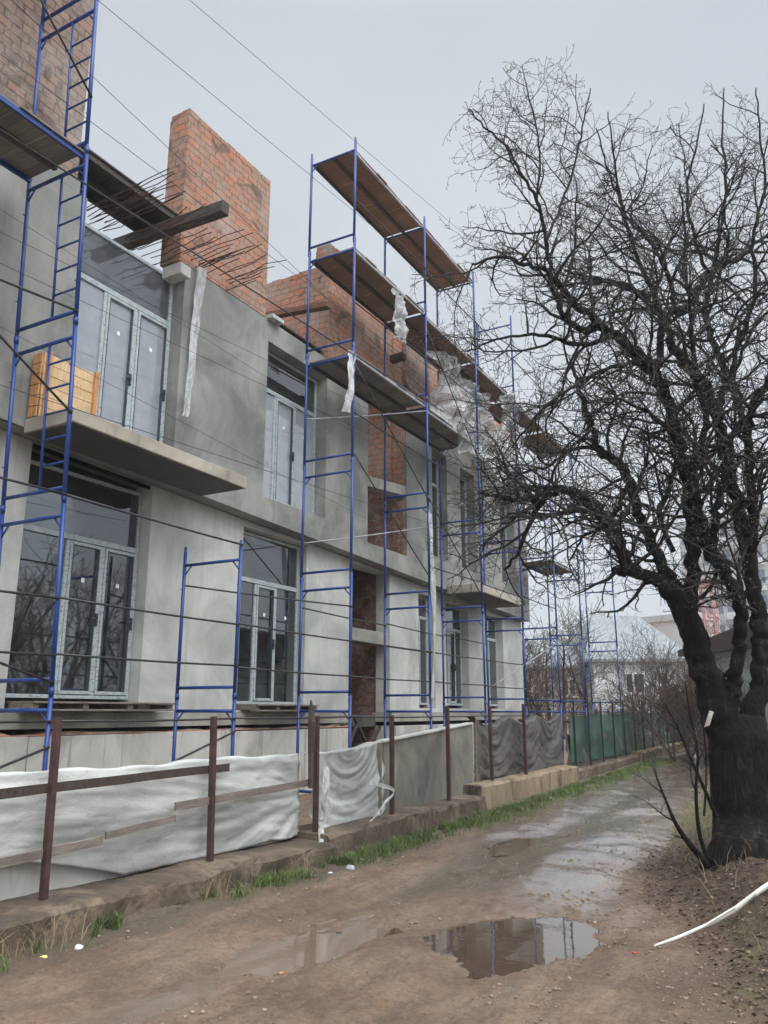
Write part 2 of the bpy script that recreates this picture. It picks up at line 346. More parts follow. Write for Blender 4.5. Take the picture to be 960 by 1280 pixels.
def ground_h(x,y,parts=False):
    x=np.asarray(x,float); y=np.asarray(y,float)
    z=base_h(x,y)
    rr=road_right(y); s=np.clip((x-rr)/1.1,0,1); s=s*s*(3-2*s)
    near=np.clip((60-np.hypot(x,y))/40,0,1)
    mound=.16*np.exp(-(((x+.9)/1.1)**2+((y-7.6)/1.3)**2)); bank=s*(.20+.28*fbm(x,y,1.3,4,3)+mound+.10*fbm(x,y,4.5,3,13)); z=z+bank*near
    inroad=(x>-5.2)&(x<rr+.3)
    rut=-.045*np.exp(-((x+2.25+.05*y*0+.15*np.sin(y*.5))/.28)**2)-.05*np.exp(-((x+3.85+.12*np.sin(y*.4))/.30)**2)+.02*np.exp(-((x+3.05)/.3)**2)
    z=z+rut*near*(1-s)
    z=z+near*.05*fbm(x,y,1.1,3,7)
    D=near*(.035*fbm(x,y,5,4,9)*(.6+s)+.018*np.abs(fbm(x*2.2,y*.9,9,3,2))+.048*fbm(x,y,16,3,27)+.022*fbm(x,y,34,2,29)*(.4+vnoise(x,y,1.1,30))+.03*fbm(x*2.6,y*.5,2.4,3,47)*(1-s))
    tread=np.clip(1-np.abs(((x+.18*np.sin(y*.6)+2.05)%1.55)-.16)/.16,0,1)*(x>-4.6)*(x<-1.2); D=D-near*(1-s)*tread*(.022+.016*np.clip(np.sin(y*34+x*20),-.4,.6))
    W=film_zone(x,y); lv=-.014+.030*W+.010*fbm(x,y,1.3,3,71)
    Df=np.where(D<lv,lv+(D-lv)*.04,D); D=D*(1-(W>.05))+Df*(W>.05)
    z=z+D
    if parts: return W,D-lv
    for (px,py,rx,ry,d) in PUD:
        wob=1+.7*fbm(x,y,2.2,3,21)
        q=(((x-px)/(rx*wob))**2+((y-py)/(ry*wob))**2); z=z-d*np.exp(-q**1.5*.9)*1.0
    yard=np.clip((-5.8-x)/.4,0,1); z=z+yard*(.10)*near
    return z
def make_ground():
    def axis(parts):
        a=[]
        for lo,hi,st in parts: a+=list(np.arange(lo,hi,st))
        return np.array(a)
    xs=np.concatenate([[-900,-500,-250,-120,-60,-40],axis([(-30,-6,1.2),(-6,1.6,.026),(1.6,6,.2),(6,30,2)]),[30,45,70,120,250,500,900]])
    ys=np.concatenate([[-300,-100,-40,-15],axis([(-6,2.4,.5),(2.4,9,.026),(9,18,.06),(18,34,.25),(34,60,2)]),[60,80,120,200,350,600,1200]])
    X,Y=np.meshgrid(xs,ys,indexing='ij'); Z=ground_h(X,Y)
    co=np.stack([X,Y,Z],-1).reshape(-1,3); nx,ny=len(xs),len(ys)
    i=np.arange(nx-1)[:,None]*ny+np.arange(ny-1)[None]; f=np.stack([i,i+ny,i+ny+1,i+1],-1).reshape(-1,4)
    me=bpy.data.meshes.new('ground'); me.vertices.add(len(co)); me.vertices.foreach_set('co',co.ravel())
    me.loops.add(f.size); me.loops.foreach_set('vertex_index',f.ravel().astype('i')); me.polygons.add(len(f))
    me.polygons.foreach_set('loop_start',np.arange(0,f.size,4,dtype='i')); me.polygons.foreach_set('loop_total',np.full(len(f),4,'i'))
    me.polygons.foreach_set('use_smooth',np.ones(len(f),bool)); me.update(calc_edges=True)
    x=co[:,0]; y=co[:,1]
    rr=road_right(y)
    wet=np.clip(.18+1.2*fbm(x,y,.9,4,31)+np.clip((y-6.5)/1.2,0,1)*1.4*np.exp(-((x-(rr-.95))/1.1)**2)+np.clip((y-12)/5,0,1)*.5,0,1)*(x<rr+.5)*(x>-5)
    W_,D_=ground_h(x,y,True); wet=np.clip(W_*1.0,0,1)*np.clip(1-(D_-.0)/.006,0,1)
    damp=np.clip(.3+1.3*fbm(x,y,.9,4,31)+.5*W_,0,1)*(x<rr+.4)*(x>-5)
    bankm=np.clip((x-rr+.15+.5*fbm(x,y,1.5,3,5))/.5,0,1)
    moss=np.clip(bankm*(fbm(x,y,1.6,4,44)*4-.1),0,1)*np.clip((7.8-y)/1,0,1)+np.clip((y-10)/3,0,1)*bankm
    verge=np.clip((-4.65-x+.5*fbm(x,y,1.8,3,8))/.35,0,1)*(x>-5.9)
    for nm,a in(('wet',wet),('damp',damp),('bank',bankm),('moss',np.clip(moss,0,1)),('verge',verge)):
        at=me.attributes.new(nm,'FLOAT','POINT'); at.data.foreach_set('value',a.astype('f'))
    t=NT('wet clay road')
    def attr(n):
        q=t.n('ShaderNodeAttribute'); q.attribute_name=n; return q.outputs['Fac']
    n1=t.noise(1.3,7,.62); n2=t.noise(11,7,.7); n3=t.noise(70,5,.7); n4=t.noise(4,6,.65,stretch=(2.2,.7,1),dist=.7)
    col=t.ramp(n1,[(.33,(.17,.10,.058)),(.50,(.28,.182,.112)),(.7,(.36,.255,.175))])
    n6=t.noise(35,6,.75); nl=t.noise(2.2,5,.6,stretch=(2.4,.35,1),dist=.6); col=t.mix(t.ramp(nl,[(.42,0),(.62,.5)]),col,(.10,.066,.045)); col=t.mix(t.ramp(n6,[(.50,0),(.66,.55)]),col,(.085,.055,.038)); col=t.mix(t.ramp(n6,[(.30,.6),(.44,0)]),col,(.36,.29,.23)); col=t.mix(t.ramp(n2,[(.45,0),(.75,.6)]),col,(.10,.064,.043)); col=t.mix(t.ramp(n3,[(.62,0),(.72,.55)]),col,(.34,.30,.26))
    wetc=attr('wet'); dmp=attr('damp')
    col=t.mix(t.math('MULTIPLY',dmp,.45),col,(.10,.068,.045)); col=t.mix(t.math('MULTIPLY',wetc,.5),col,(.13,.105,.08))
    lit=t.ramp(n2,[(.32,(.026,.017,.011)),(.5,(.078,.048,.030)),(.72,(.16,.105,.066))])
    col=t.mix(attr('bank'),col,lit)
    col=t.mix(t.math('MULTIPLY',attr('moss'),t.ramp(n4,[(.35,.1),(.6,.85)])),col,(.15,.145,.055))
    col=t.mix(t.math('MULTIPLY',attr('verge'),.75),col,t.ramp(n2,[(.35,(.05,.045,.028)),(.65,(.13,.105,.07))]))
    ro=t.mix(wetc,t.ramp(n2,[(.3,.45),(.7,.8)]),t.ramp(n4,[(.40,.13),(.6,.36)])); ro=t.mix(attr('bank'),ro,.75)
    cw=t.math('MAXIMUM',wetc,t.math('MULTIPLY',dmp,.12)); t.l(cw,t.b.inputs['Coat Weight']); t.b.inputs['Coat Roughness'].default_value=.15; t.b.inputs['Coat IOR'].default_value=2.7
    n5=t.noise(28,6,.75)
    hh=t.math('ADD',t.math('MULTIPLY',n3,.3),t.math('ADD',t.math('ADD',n2,t.math('MULTIPLY',n5,.8)),t.math('MULTIPLY',n4,.5)))
    b=t.n('ShaderNodeBump'); b.inputs['Distance'].default_value=.035; t.l(hh,b.inputs['Height']); t.l(t.math('SUBTRACT',1.0,t.math('MULTIPLY',wetc,.75)),b.inputs['Strength']); t.l(b.outputs[0],t.b.inputs['Normal'])
    b2=t.n('ShaderNodeBump'); b2.inputs['Distance'].default_value=.02; b2.inputs['Strength'].default_value=.07; t.l(t.math('ADD',n4,t.math('MULTIPLY',n2,.4)),b2.inputs['Height']); t.l(b2.outputs[0],t.b.inputs['Coat Normal'])
    me.materials.append(t.fin(col,ro,spec=.55))
    o=bpy.data.objects.new('ground',me); COL.objects.link(o); tag(o,kind='structure')
make_ground()
def water(name,cx,cy,rx,ry,z,mat):
    a=np.linspace(0,6.283,60); z=float(np.percentile(ground_h(cx+rx*1.45*np.cos(a),cy+ry*1.45*np.sin(a)),8))-z
    m=MB((0,0,0)); n=40; pts=[(cx,cy,z)]
    for k in range(n):
        a=2*math.pi*k/n; pts.append((cx+rx*1.45*math.cos(a),cy+ry*1.45*math.sin(a),z))
    m.add(pts,[(0,1+k,1+(k+1)%n) for k in range(n)]); o=m.build(name,mat); tag(o,kind='structure'); return o
def watermat(name,c,silt=.5,rough=.03):
    t=NT(name); t.nt.nodes.remove(t.b)
    g=t.n('ShaderNodeBsdfGlossy'); g.inputs['Roughness'].default_value=rough; g.inputs[0].default_value=(.95,.95,.95,1)
    tr=t.n('ShaderNodeBsdfTransparent'); tr.inputs[0].default_value=(.62,.50,.38,1); d=t.n('ShaderNodeBsdfDiffuse'); d.inputs[0].default_value=(*c,1)
    m0=t.n('ShaderNodeMixShader'); m0.inputs[0].default_value=silt; t.l(tr.outputs[0],m0.inputs[1]); t.l(d.outputs[0],m0.inputs[2])
    fr=t.n('ShaderNodeFresnel'); fr.inputs[0].default_value=1.42; mx=t.n('ShaderNodeMixShader'); t.l(t.math('MINIMUM',t.math('MULTIPLY',fr.outputs[0],1.35),1),mx.inputs[0]); t.l(m0.outputs[0],mx.inputs[1]); t.l(g.outputs[0],mx.inputs[2]); t.l(mx.outputs[0],t.out.inputs[0])
    b=t.n('ShaderNodeBump'); b.inputs['Strength'].default_value=.05; b.inputs['Distance'].default_value=.01; t.l(t.noise(9,2,.5),b.inputs['Height']); t.l(b.outputs[0],g.inputs['Normal']); t.l(b.outputs[0],fr.inputs['Normal'])
    return t.m
M['water']=watermat('muddy puddle water',(.14,.10,.07),.5); M['water_silt']=watermat('silty shallow water',(.24,.175,.125),.7,.06)
water('puddle',-2.56,6.28,.56,.70,.004,M['water'])
water('puddle',-3.55,5.42,.36,.80,.004,M['water_silt'])
water('puddle',-4.1,10.5,.35,.8,.004,M['water_silt'])
water('puddle',-3.1,12.9,.35,.9,.004,M['water'])

# stones, litter clods on the road (nobody could count the gravel)
def rock_mesh(r,seed,flat=.6):
    rg=random.Random(seed); m=MB(); b=[]
    nU,nV=7,5
    vs=[(0,0,r*flat)]
    for j in range(1,nV):
        th=math.pi*j/nV
        for k in range(nU):
            ph=2*math.pi*k/nU; q=r*(1+rg.uniform(-.25,.25)); vs.append((q*math.sin(th)*math.cos(ph),q*math.sin(th)*math.sin(ph)*.8,q*math.cos(th)*flat))
    vs.append((0,0,-r*flat)); fs=[(0,1+k,1+(k+1)%nU) for k in range(nU)]
    for j in range(nV-2):
        for k in range(nU):
            a=1+j*nU+k; c=1+j*nU+(k+1)%nU; fs.append((a,a+nU,c+nU,c))
    l=len(vs)-1; fs+=[(l,1+(nV-2)*nU+(k+1)%nU,1+(nV-2)*nU+k) for k in range(nU)]
    return vs,fs
def gravel():
    m=MB(); lib=[rock_mesh(1,s) for s in range(6)]
    for i in range(15000):
        y=2.6+12*rng.random()**1.6; x=rng.uniform(-5.1,1.2)
        if rng.random()<.5: x=float(road_right(y))+rng.gauss(-.2,.7)
        r=rng.choice([.0025,.003,.004,.004,.006,.009,.016 if rng.random()<.4 else .004])
        if vnoise(x,y,1.7,88)<.42: continue
        z=float(ground_h(x,y)); vs,fs=lib[i%6]; m.add([(x+a*r,y+b*r,z+c*r+r*.2) for a,b,c in vs],fs)
    o=m.build('gravel',simple('mixed grit',(.26,.19,.135),.8,.7,14,0,0,c2=(.07,.047,.032)),None,True); tag(o,kind='stuff',label='small stones and clods scattered on the clay road',cat='gravel')
gravel()
def leaf_litter():
    m=MB()
    for i in range(3000):
        y=5+6*rng.random(); x=float(road_right(y))+abs(rng.gauss(.1,.9))
        if x>1.8: continue
        z=float(ground_h(x,y))+.006; a=rng.uniform(0,6.3); s=rng.uniform(.008,.028); w=s*rng.uniform(.25,.6); c,d=math.cos(a),math.sin(a); t=rng.uniform(-.015,.015)
        m.add([(x-c*s,y-d*s,z),(x-d*w,y+c*w,z+abs(t)),(x+c*s,y+d*s,z+t*.5),(x+d*w,y-c*w,z+.003)],[(0,1,2,3)])
    o=m.build('leaf_litter',simple('rotting leaves',(.10,.06,.035),.6,.7,30,0,0,c2=(.03,.02,.014))); tag(o,kind='stuff',label='brown rotting leaves strewn round the foot of the black tree',cat='leaf litter')
leaf_litter()
def grass(name,pts,hmin,hmax,mat,label,n_per=1):
    P=np.array(pts); n=len(P); a=nr.uniform(0,6.283,n); h=nr.uniform(hmin,hmax,n); w=nr.uniform(.002,.0045,n); lean=nr.normal(0,.55,(n,2))*h[:,None]
    z=ground_h(P[:,0],P[:,1])-.004
    if P.shape[1]>2: z=P[:,2]
    b=np.stack([P[:,0],P[:,1],z],-1); s=np.stack([np.cos(a)*w,np.sin(a)*w,0*a],-1)
    mid=b+np.stack([lean[:,0]*.35,lean[:,1]*.35,h*.6],-1); tip=b+np.stack([lean[:,0],lean[:,1],h*.95],-1)
    co=np.stack([b-s,b+s,mid+s*.8,mid-s*.8,tip],1).reshape(-1,3); k=np.arange(n)[:,None]*5
    faces=[tuple(x) for x in np.concatenate([k,k+1,k+2,k+3],1)]+[tuple(x) for x in np.concatenate([k+3,k+2,k+4],1)]
    me=bpy.data.meshes.new(name); me.from_pydata(co.tolist(),[],faces); me.materials.append(mat)
    o=bpy.data.objects.new(name,me); COL.objects.link(o); tag(o,kind='stuff',label=label,cat='grass'); return o
M['grass']=simple('green grass blades',(.10,.14,.035),.6,.5,5,0,0,c2=(.045,.062,.02))
M['grass_dry']=simple('dry straw blades',(.23,.18,.10),.8,.4,3,0,0)
def verge_pts(n):
    out=[]
    while len(out)<n:
        y=3.2+22*rng.random()**1.6; wide=.13 if y<7.2 else (.17 if y<11 else .26)
        x=-5.2+abs(rng.gauss(0,wide))
        dens=.6*float(vnoise(x,y,2.3,51))+.4*float(vnoise(x,y,8,52)); thr=.60 if y<6.2 else (.5 if y<8 else .40)
        if dens<thr: continue
        out.append((x,y))
    return out
grass('verge_grass',verge_pts(26000),.02,.125,M['grass'],'green grass growing in a strip along the foot of the concrete kerb')
grass('dry_grass',[( -5.2+abs(rng.gauss(0,.10)), rng.choice([3.6,3.9,4.3,6.2,7.4])+rng.gauss(0,.16)) for i in range(260)]+[(float(road_right(y))+rng.uniform(.3,2),y) for y in [rng.uniform(5.5,13) for i in range(260)]],.06,.24,M['grass_dry'],'dry straw stalks at the kerb and around the tree foot')
grass('far_grass',[(float(road_right(y))+rng.uniform(.2,5),y) for y in [rng.uniform(10.5,30) for i in range(9000)]],.04,.14,M['grass'],'green grass on the far bank behind the black tree')

# ================================================================ BUILDING
bld=empty('unfinished_building',(-9,14,0),label='unfinished two storey building of bare grey render and orange brick behind the scaffolding',cat='building')
def grid_wall(m,x_front,thick,y0,y1,z0,z1,holes):
    ys=sorted({y0,y1,*[h[0] for h in holes],*[h[1] for h in holes]}); zs=sorted({z0,z1,*[h[2] for h in holes],*[h[3] for h in holes]})
    ys=[y for y in ys if y0<=y<=y1]; zs=[z for z in zs if z0<=z<=z1]
    def solid(i,j):
        if i<0 or j<0 or i>=len(ys)-1 or j>=len(zs)-1: return False
        cy=(ys[i]+ys[i+1])/2; cz=(zs[j]+zs[j+1])/2
        return not any(h[0]<cy<h[1] and h[2]<cz<h[3] for h in holes)
    xf=x_front; xb=x_front-thick
    for i in range(len(ys)-1):
        for j in range(len(zs)-1):
            if not solid(i,j): continue
            a,b,c,d=ys[i],ys[i+1],zs[j],zs[j+1]
            m.add([(xf,a,c),(xf,b,c),(xf,b,d),(xf,a,d)],[(0,1,2,3)]); m.add([(xb,a,c),(xb,b,c),(xb,b,d),(xb,a,d)],[(3,2,1,0)])
            if not solid(i-1,j): m.add([(xf,a,c),(xf,a,d),(xb,a,d),(xb,a,c)],[(0,1,2,3)])
            if not solid(i+1,j): m.add([(xf,b,c),(xf,b,d),(xb,b,d),(xb,b,c)],[(3,2,1,0)])
            if not solid(i,j-1): m.add([(xf,a,c),(xf,b,c),(xb,b,c),(xb,a,c)],[(3,2,1,0)])
            if not solid(i,j+1): m.add([(xf,a,d),(xf,b,d),(xb,b,d),(xb,a,d)],[(0,1,2,3)])
def soff(y): return 4.96-.036*(y-9.7)
XG=-9.0; XU=-8.7; YB0=1.5; YE=25.0
gh=[(6.62,8.80,1.64,4.93),(11.0,12.95,1.64,4.78),(14.55,16.3,.3,4.70),(17.75,18.65,1.7,4.45),(19.3,20.75,1.7,4.42),(22.1,23.35,1.7,4.35)]
m=MB(); grid_wall(m,XG,.36,YB0,YE,1.60,4.94,gh)
m.v=[(x,y,soff(y)-.01 if z>4.9 else z) for x,y,z in m.v]
m.build('ground_floor_wall',M['plaster_low'],bld)
uh=[(6.86,8.88,5.2,8.8),(11.12,13.12,5.32,8.30),(14.78,16.6,5.14,9.4),(18.0,18.9,5.4,8.2),(19.75,20.75,5.35,8.15),(22.7,23.9,5.4,8.1)]
m=MB(); grid_wall(m,XU,.36,YB0,YE,4.4,8.72,uh)
m.v=[(x,y,soff(y) if z<4.5 else z) for x,y,z in m.v]
m.build('upper_floor_wall',M['plaster_up'],bld)
# overhang soffit + floor slab
m=MB()
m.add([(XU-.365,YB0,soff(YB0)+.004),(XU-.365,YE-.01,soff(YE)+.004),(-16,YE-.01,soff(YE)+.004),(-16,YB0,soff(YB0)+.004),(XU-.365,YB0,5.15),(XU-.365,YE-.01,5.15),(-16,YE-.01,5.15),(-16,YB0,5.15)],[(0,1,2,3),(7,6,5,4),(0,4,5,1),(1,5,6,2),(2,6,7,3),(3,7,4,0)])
m.build('floor_slab',M['concrete_shaded'],bld)
m=MB(); m.box(-16,XG-.37,YB0,YE,1.3,1.55); m.build('ground_floor_slab',M['concrete_shaded'],bld)
# ledge course under ground wall
m=MB(); grid_wall(m,XG+.06,.5,YB0,YE,1.40,1.595,[(14.55,16.3,0,2)]); m.build('ledge_course',M['concrete'],bld)
# plinth of concrete blocks with joints
y=YB0
while y<YE:
    w=rng.choice([1.5,2.4,1.1,1.9]); y1=min(YE,y+w)
    if y<14.45<y1: y1=14.45
    if not(14.4<y<16.3): MB().box(-9.4,-8.85+rng.uniform(-.008,.008),y+.003,y1-.003,-.1,1.31+rng.uniform(-.015,.01)).build('plinth_block',M['plinth'],bld,bevel=.008)
    y=y1 if not(14.4<y<16.3) else 16.32
m=MB(); n_=90
def bc(u,v):
    y=YB0+(14.44-YB0)*u; h=.05*max(0,float(vnoise(int(u*n_/2)*1.7,3,1,6))-.15)*1.3
    q=int(round(v*3)); return ((-9.3,y,1.318),(-8.885+.03*float(fbm(u*60,1,1,2,8)),y,1.318),(-8.89+.03*float(fbm(u*60,1,1,2,8)),y,1.322+h),(-9.3,y,1.322+h))[q]
m.grid(bc,n_,3); m.build('brick_course',M['brick'],bld)
# inside: cross walls, back wall of ground floor, columns
m=MB()
for yy in(10.2,13.9): m.box(-15.9,-9.38,yy,yy+.2,1.56,4.75)
m.box(-12.2,-12.0,YB0,14.3,1.56,4.75); m.box(-12.2,-12.0,16.9,YE,1.56,4.7)
for yy in(YE-.32,YB0): m.box(-16,-9.37,yy,yy+.3,1.56,4.4)
m.box(-16,-9.07,YE-.3,YE-.02,5.16,8.7); 
m.box(-16.0,-9.07,YB0+.02,YB0+.3,5.16,8.7)
m.build('inner_wall',M['plaster_low'],bld)
m=MB()
for (x,y) in((-10.6,9.15),(-10.6,14.2)): m.box(x-.12,x+.12,y-.15,y+.15,5.16,8.5)
m.build('inner_column',M['concrete_shaded'],bld)
# stair recess: side walls, landings
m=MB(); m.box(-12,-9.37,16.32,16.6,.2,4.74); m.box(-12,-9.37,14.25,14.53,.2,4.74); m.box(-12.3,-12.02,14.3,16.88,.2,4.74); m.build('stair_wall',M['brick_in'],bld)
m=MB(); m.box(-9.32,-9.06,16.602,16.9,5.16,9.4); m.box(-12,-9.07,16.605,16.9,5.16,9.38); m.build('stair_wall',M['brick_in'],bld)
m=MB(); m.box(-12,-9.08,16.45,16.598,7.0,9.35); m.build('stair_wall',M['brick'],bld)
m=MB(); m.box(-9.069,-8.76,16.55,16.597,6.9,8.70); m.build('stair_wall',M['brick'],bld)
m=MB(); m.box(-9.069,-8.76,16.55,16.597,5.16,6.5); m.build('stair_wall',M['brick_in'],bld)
m=MB(); m.box(-12.3,-12.05,14.3,16.9,5.16,8.0); m.build('stair_wall',M['concrete_shaded'],bld)
m=MB(); m.beam((-8.86,14.785,6.52),(-8.86,16.595,6.72),.3,.24); m.build('stair_beam',M['concrete'],bld,bevel=.01)
m=MB(); m.box(-9.35,-9.02,14.56,16.29,3.06,3.34); m.build('door_lintel',M['concrete'],bld,bevel=.01)
m=MB()
for a,b,w in(((-9.1,14.7,.9),(-9.3,15.7,1.7),.07),((-9.0,15.0,.5),(-9.2,16.2,1.3),.08),((-9.05,15.9,.4),(-9.25,15.2,1.5),.06)): m.beam(a,b,w,.04)
t_=m.build('debris_board',M['wood_dark'],None); tag(t_,'dark boards leaning crossed in the ground floor doorway','boards')
# lintel beam over second upper window, cap stones
m=MB(); m.box(-9.3,XU-.015,11.13,14.77,8.31,8.70); m.build('ring_beam',M['concrete'],bld,bevel=.01)
m=MB(); m.box(-8.95,-8.55,8.62,8.85,8.40,8.60); m.build('lintel_end',M['plinth'],bld,bevel=.01)
m=MB(); m.box(-8.95,-8.56,11.05,11.4,8.72,8.80); m.build('lintel_end',M['plinth'],bld,bevel=.01)
# brick piers with uneven tops
def brick_mass(name,x0,x1,y0,y1,z0,z1,mat,top=.0):
    m=MB(); m.box(x0,x1,y0,y1,z0,z1-.125)
    y=y0
    while y<y1-.02:
        w=min(.25,y1-y); x=x0
        while x<x1-.02:
            d=min(.25,x1-x)
            if rng.random()>=max(top,.03): j=rng.uniform(-.012,.014); m.box(x+.004+j,x+d-.004+j,y+.004+j*.6,y+w-.006+j*.6,z1-.123,z1-rng.uniform(0,.03))
            x+=d
        y+=w
    return m.build(name,mat,bld,bevel=.006)
brick_mass('brick_pier',-9.12,-8.69,8.72,11.0,8.724,11.62,M['brick'])
brick_mass('brick_pier',-9.2,-8.695,YB0,6.66,8.9,12.6,M['brick_old'])
m=MB(); m.box(-9.2,-8.70,YB0,6.72,8.722,8.898); m.build('brick_base',M['plaster_up'],bld)
brick_mass('brick_pier',-9.06,-8.69,13.12,14.6,8.724,11.45,M['brick'])
brick_mass('brick_wall',-13,-9.062,13.12,13.5,8.724,10.95,M['brick'])
brick_mass('brick_wall',-9.06,-8.82,14.602,24.9,9.402,11.0,M['brick'],.1)
brick_mass('brick_wall',-9.06,-8.71,16.602,24.9,8.724,9.40,M['brick'])
brick_mass('brick_pier',-8.818,-8.69,16.62,17.9,9.404,10.9,M['brick_old'])
brick_mass('brick_pier',-8.818,-8.69,19.6,20.9,9.404,10.9,M['brick'])
m=MB(); m.box(-9.06,-8.75,14.62,16.598,8.76,9.398); m.build('brick_panel',M['brick'],bld)
# balcony slabs
def balcony(y0,y1,z0,z1,x1):
    m=MB(); m.box(XU+.003,x1,y0,y1,z0+.005,z1); m.v=[(x,y,z-(.05*(y-y0)/(y1-y0))) for x,y,z in m.v]
    o=m.build('balcony_slab',M['slab'],bld,bevel=.012)
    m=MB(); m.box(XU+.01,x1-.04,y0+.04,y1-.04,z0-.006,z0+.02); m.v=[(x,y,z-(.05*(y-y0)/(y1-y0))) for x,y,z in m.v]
    m.build('balcony_soffit_shade',M['concrete_shaded'],bld)  # thin dark sheet that paints the shade under the slab
balcony(6.25,9.56,5.0,5.19,-7.8)
c=onx(602,724,-7.75); balcony(c.y,c.y+2.9,4.52,4.74,-7.75)
# windows
def window(y0,y1,z0,z1,x,cols,tz,glassm,proud=.0,door=None,sticker=True,topm=None):
    fr=MB(); t=.05; d=.07
    fr.box(x-d,x,y0,y0+t,z0,z1); fr.box(x-d,x,y1-t,y1,z0,z1); fr.box(x-d,x,y0+t,y1-t,z0,z0+t); fr.box(x-d,x,y0+t,y1-t,z1-t,z1)
    fr.box(x-d,x+.004,y0+t,y1-t,tz-.04,tz+.04)
    for c in cols: fr.box(x-d,x+.002,c-.028,c+.028,z0+t,tz-.05)
    w=fr.build('window',M['film'],bld,bevel=.004)
    ed=[y0+t]+[q for c in cols for q in(c-.028,c+.028)]+[y1-t]
    for i in range(0,len(ed),2):
        a,b=ed[i],ed[i+1]
        if door is not None and i//2 in door:
            s=MB(); q=.045; s.box(x-.05,x+.016,a+.003,a+q,z0+t+.01,tz-.055); s.box(x-.05,x+.016,b-q,b-.003,z0+t+.01,tz-.055); s.box(x-.05,x+.016,a+q,b-q,z0+t+.01,z0+t+q+.01); s.box(x-.05,x+.016,a+q,b-q,tz-.055-q,tz-.055)
            s.build('sash',M['film'],w,bevel=.004)
            s=MB(); s.box(x-.052,x+.018,b-q-.016,b-q-.001,z0+t+q+.01,tz-.055-q); s.box(x-.052,x+.018,a+q+.001,a+q+.012,z0+t+q+.01,tz-.055-q); s.build('seal',M['frame_dark'],w)
            s=MB(); s.box(x+.016,x+.045,b-.045,b-.015,(z0+tz)/2-.1,(z0+tz)/2+.08); s.box(x+.03,x+.045,b-.12,b-.02,(z0+tz)/2,(z0+tz)/2+.025); s.build('handle',M['frame_dark'],w)
            a+=q; b-=q
        g=MB(); g.box(x-.035,x-.029,a,b,z0+t,tz-.05); g.build('pane',glassm,w)
        if sticker and i>0:
            g=MB(); yy=(a+b)/2-.02; g.box(x-.0285,x-.0275,yy,yy+.055,tz-.60,tz-.54); g.build('sticker',M['white_trim'],w)
    g=MB(); g.box(x-.035,x-.029,y0+t,y1-t,tz+.05,z1-t); g.build('pane',topm or glassm,w)
    return w
window(6.63,8.79,1.78,4.88,-9.2,[7.50,8.12],3.97,M['glass'],door=[1,2])
window(11.01,12.94,1.74,4.76,-9.17,[11.62,12.22],3.90,M['glass'],door=[1])
window(17.76,18.64,1.78,4.43,-9.2,[18.2],3.9,M['glass'],sticker=False)
window(19.31,20.74,1.78,4.38,-9.2,[19.85,20.3],3.75,M['glass'],door=[1],sticker=False)
window(22.11,23.34,1.78,4.32,-9.2,[22.7],3.7,M['glass'],sticker=False)
window(6.87,8.87,5.22,8.52,-8.93,[7.53,8.14],7.68,M['glass_film'],door=[1,2],topm=M['glass_up'])
window(11.13,13.11,5.34,8.28,-8.95,[11.72,12.36],7.50,M['glass_white'],door=[1],topm=M['glass'])
window(18.01,18.89,5.42,8.18,-8.95,[18.45],7.4,M['glass'],sticker=False)
window(19.76,20.74,5.37,8.13,-8.95,[20.2],7.3,M['glass_up'],sticker=False)
window(22.71,23.89,5.42,8.08,-8.95,[23.3],7.3,M['glass_up'],sticker=False)
# dark lintel boxing inside the second upper window head
m=MB(); m.box(-11.5,-9.1,11.15,13.1,7.6,8.29); m.build('window_head',M['concrete_shaded'],bld)
# rebar sticking out of the wall top
m=MB()
for k in range(46):
    y=7.1+rng.uniform(0,3.0); z=8.75+rng.uniform(-.02,.28); L=rng.uniform(.45,1.25)
    rb=MB(); x0=-9.3
    pts=[(x0,y,z)]; x=x0
    for i in range(5): x+= (L+.65)/5; pts.append((x,y+rng.gauss(0,.025),z+.02*i+rng.gauss(0,.012)))
    rb.tube(pts,.0075,5); rb.build('rebar',M['rust'],bld)
def lumber(name,a,b,w,h,mat,label,cat='timber',**k):
    o=MB().beam(a,b,w,h).build(name,mat,None,bevel=.008); return tag(o,label,cat,**k)
lumber('timber_beam',ony(105,322,8.45),ony(282,260,8.45),.17,.19,M['wood_dark'],'dark timber beam jutting out in front of the tall brick pier')
lumber('timber_beam',ony(318,398,12.2),ony(412,381,12.2),.16,.12,M['wood_red'],'red brown timber beam jutting out over the second upper window')
c=ony(505,445,16.1); lumber('timber_beam',c+Vector((-1.4,0,-.1)),c,.2,.16,M['wood_dark'],'dark timber beam end poking from the brick parapet under the decks')
m=MB(); m.box(-9.6,-8.72,6.68,8.715,9.50,9.53); 
for x in(-9.55,-9.2,-8.78): m.box(x-.03,x+.03,6.68,8.70,9.40,9.498)
o=m.build('formwork_panel',M['wood_dark'],None,bevel=.004); tag(o,'dark formwork panel bridging the gap left of the tall brick pier','formwork panel')
m=MB()
for x,z in((-9.6,8.98),(-9.1,8.9)): m.box(x-.28,x+.28,11.05,13.1,z,z+.03); m.box(x-.03,x+.03,11.05,13.1,z-.1,z-.002)
o=m.build('formwork_panel',M['wood_dark'],None); tag(o,'dark formwork panels behind the tall brick pier above the second upper window','formwork panel')
# pallet boards under the sills
def sill_pallet(y0,y1,label):
    m=MB(); m.box(-9.15,-8.62,y0,y1,1.71,1.735)
    for k in range(4):
        y=y0+(y1-y0-.1)*k/3; m.box(-9.1,-8.66,y,y+.1,1.645,1.708)
    m.box(-8.8,-8.64,y0,y1,1.618,1.642)
    o=m.build('pallet',M['wood_grey'],None,bevel=.003); tag(o,label,'pallet',group='pallets under the ground floor windows')
sill_pallet(6.75,9.15,'grey timber pallet lying under the leftmost ground floor window')
sill_pallet(11.1,12.9,'grey timber pallet lying under the second ground floor window, right of the low scaffold frame')
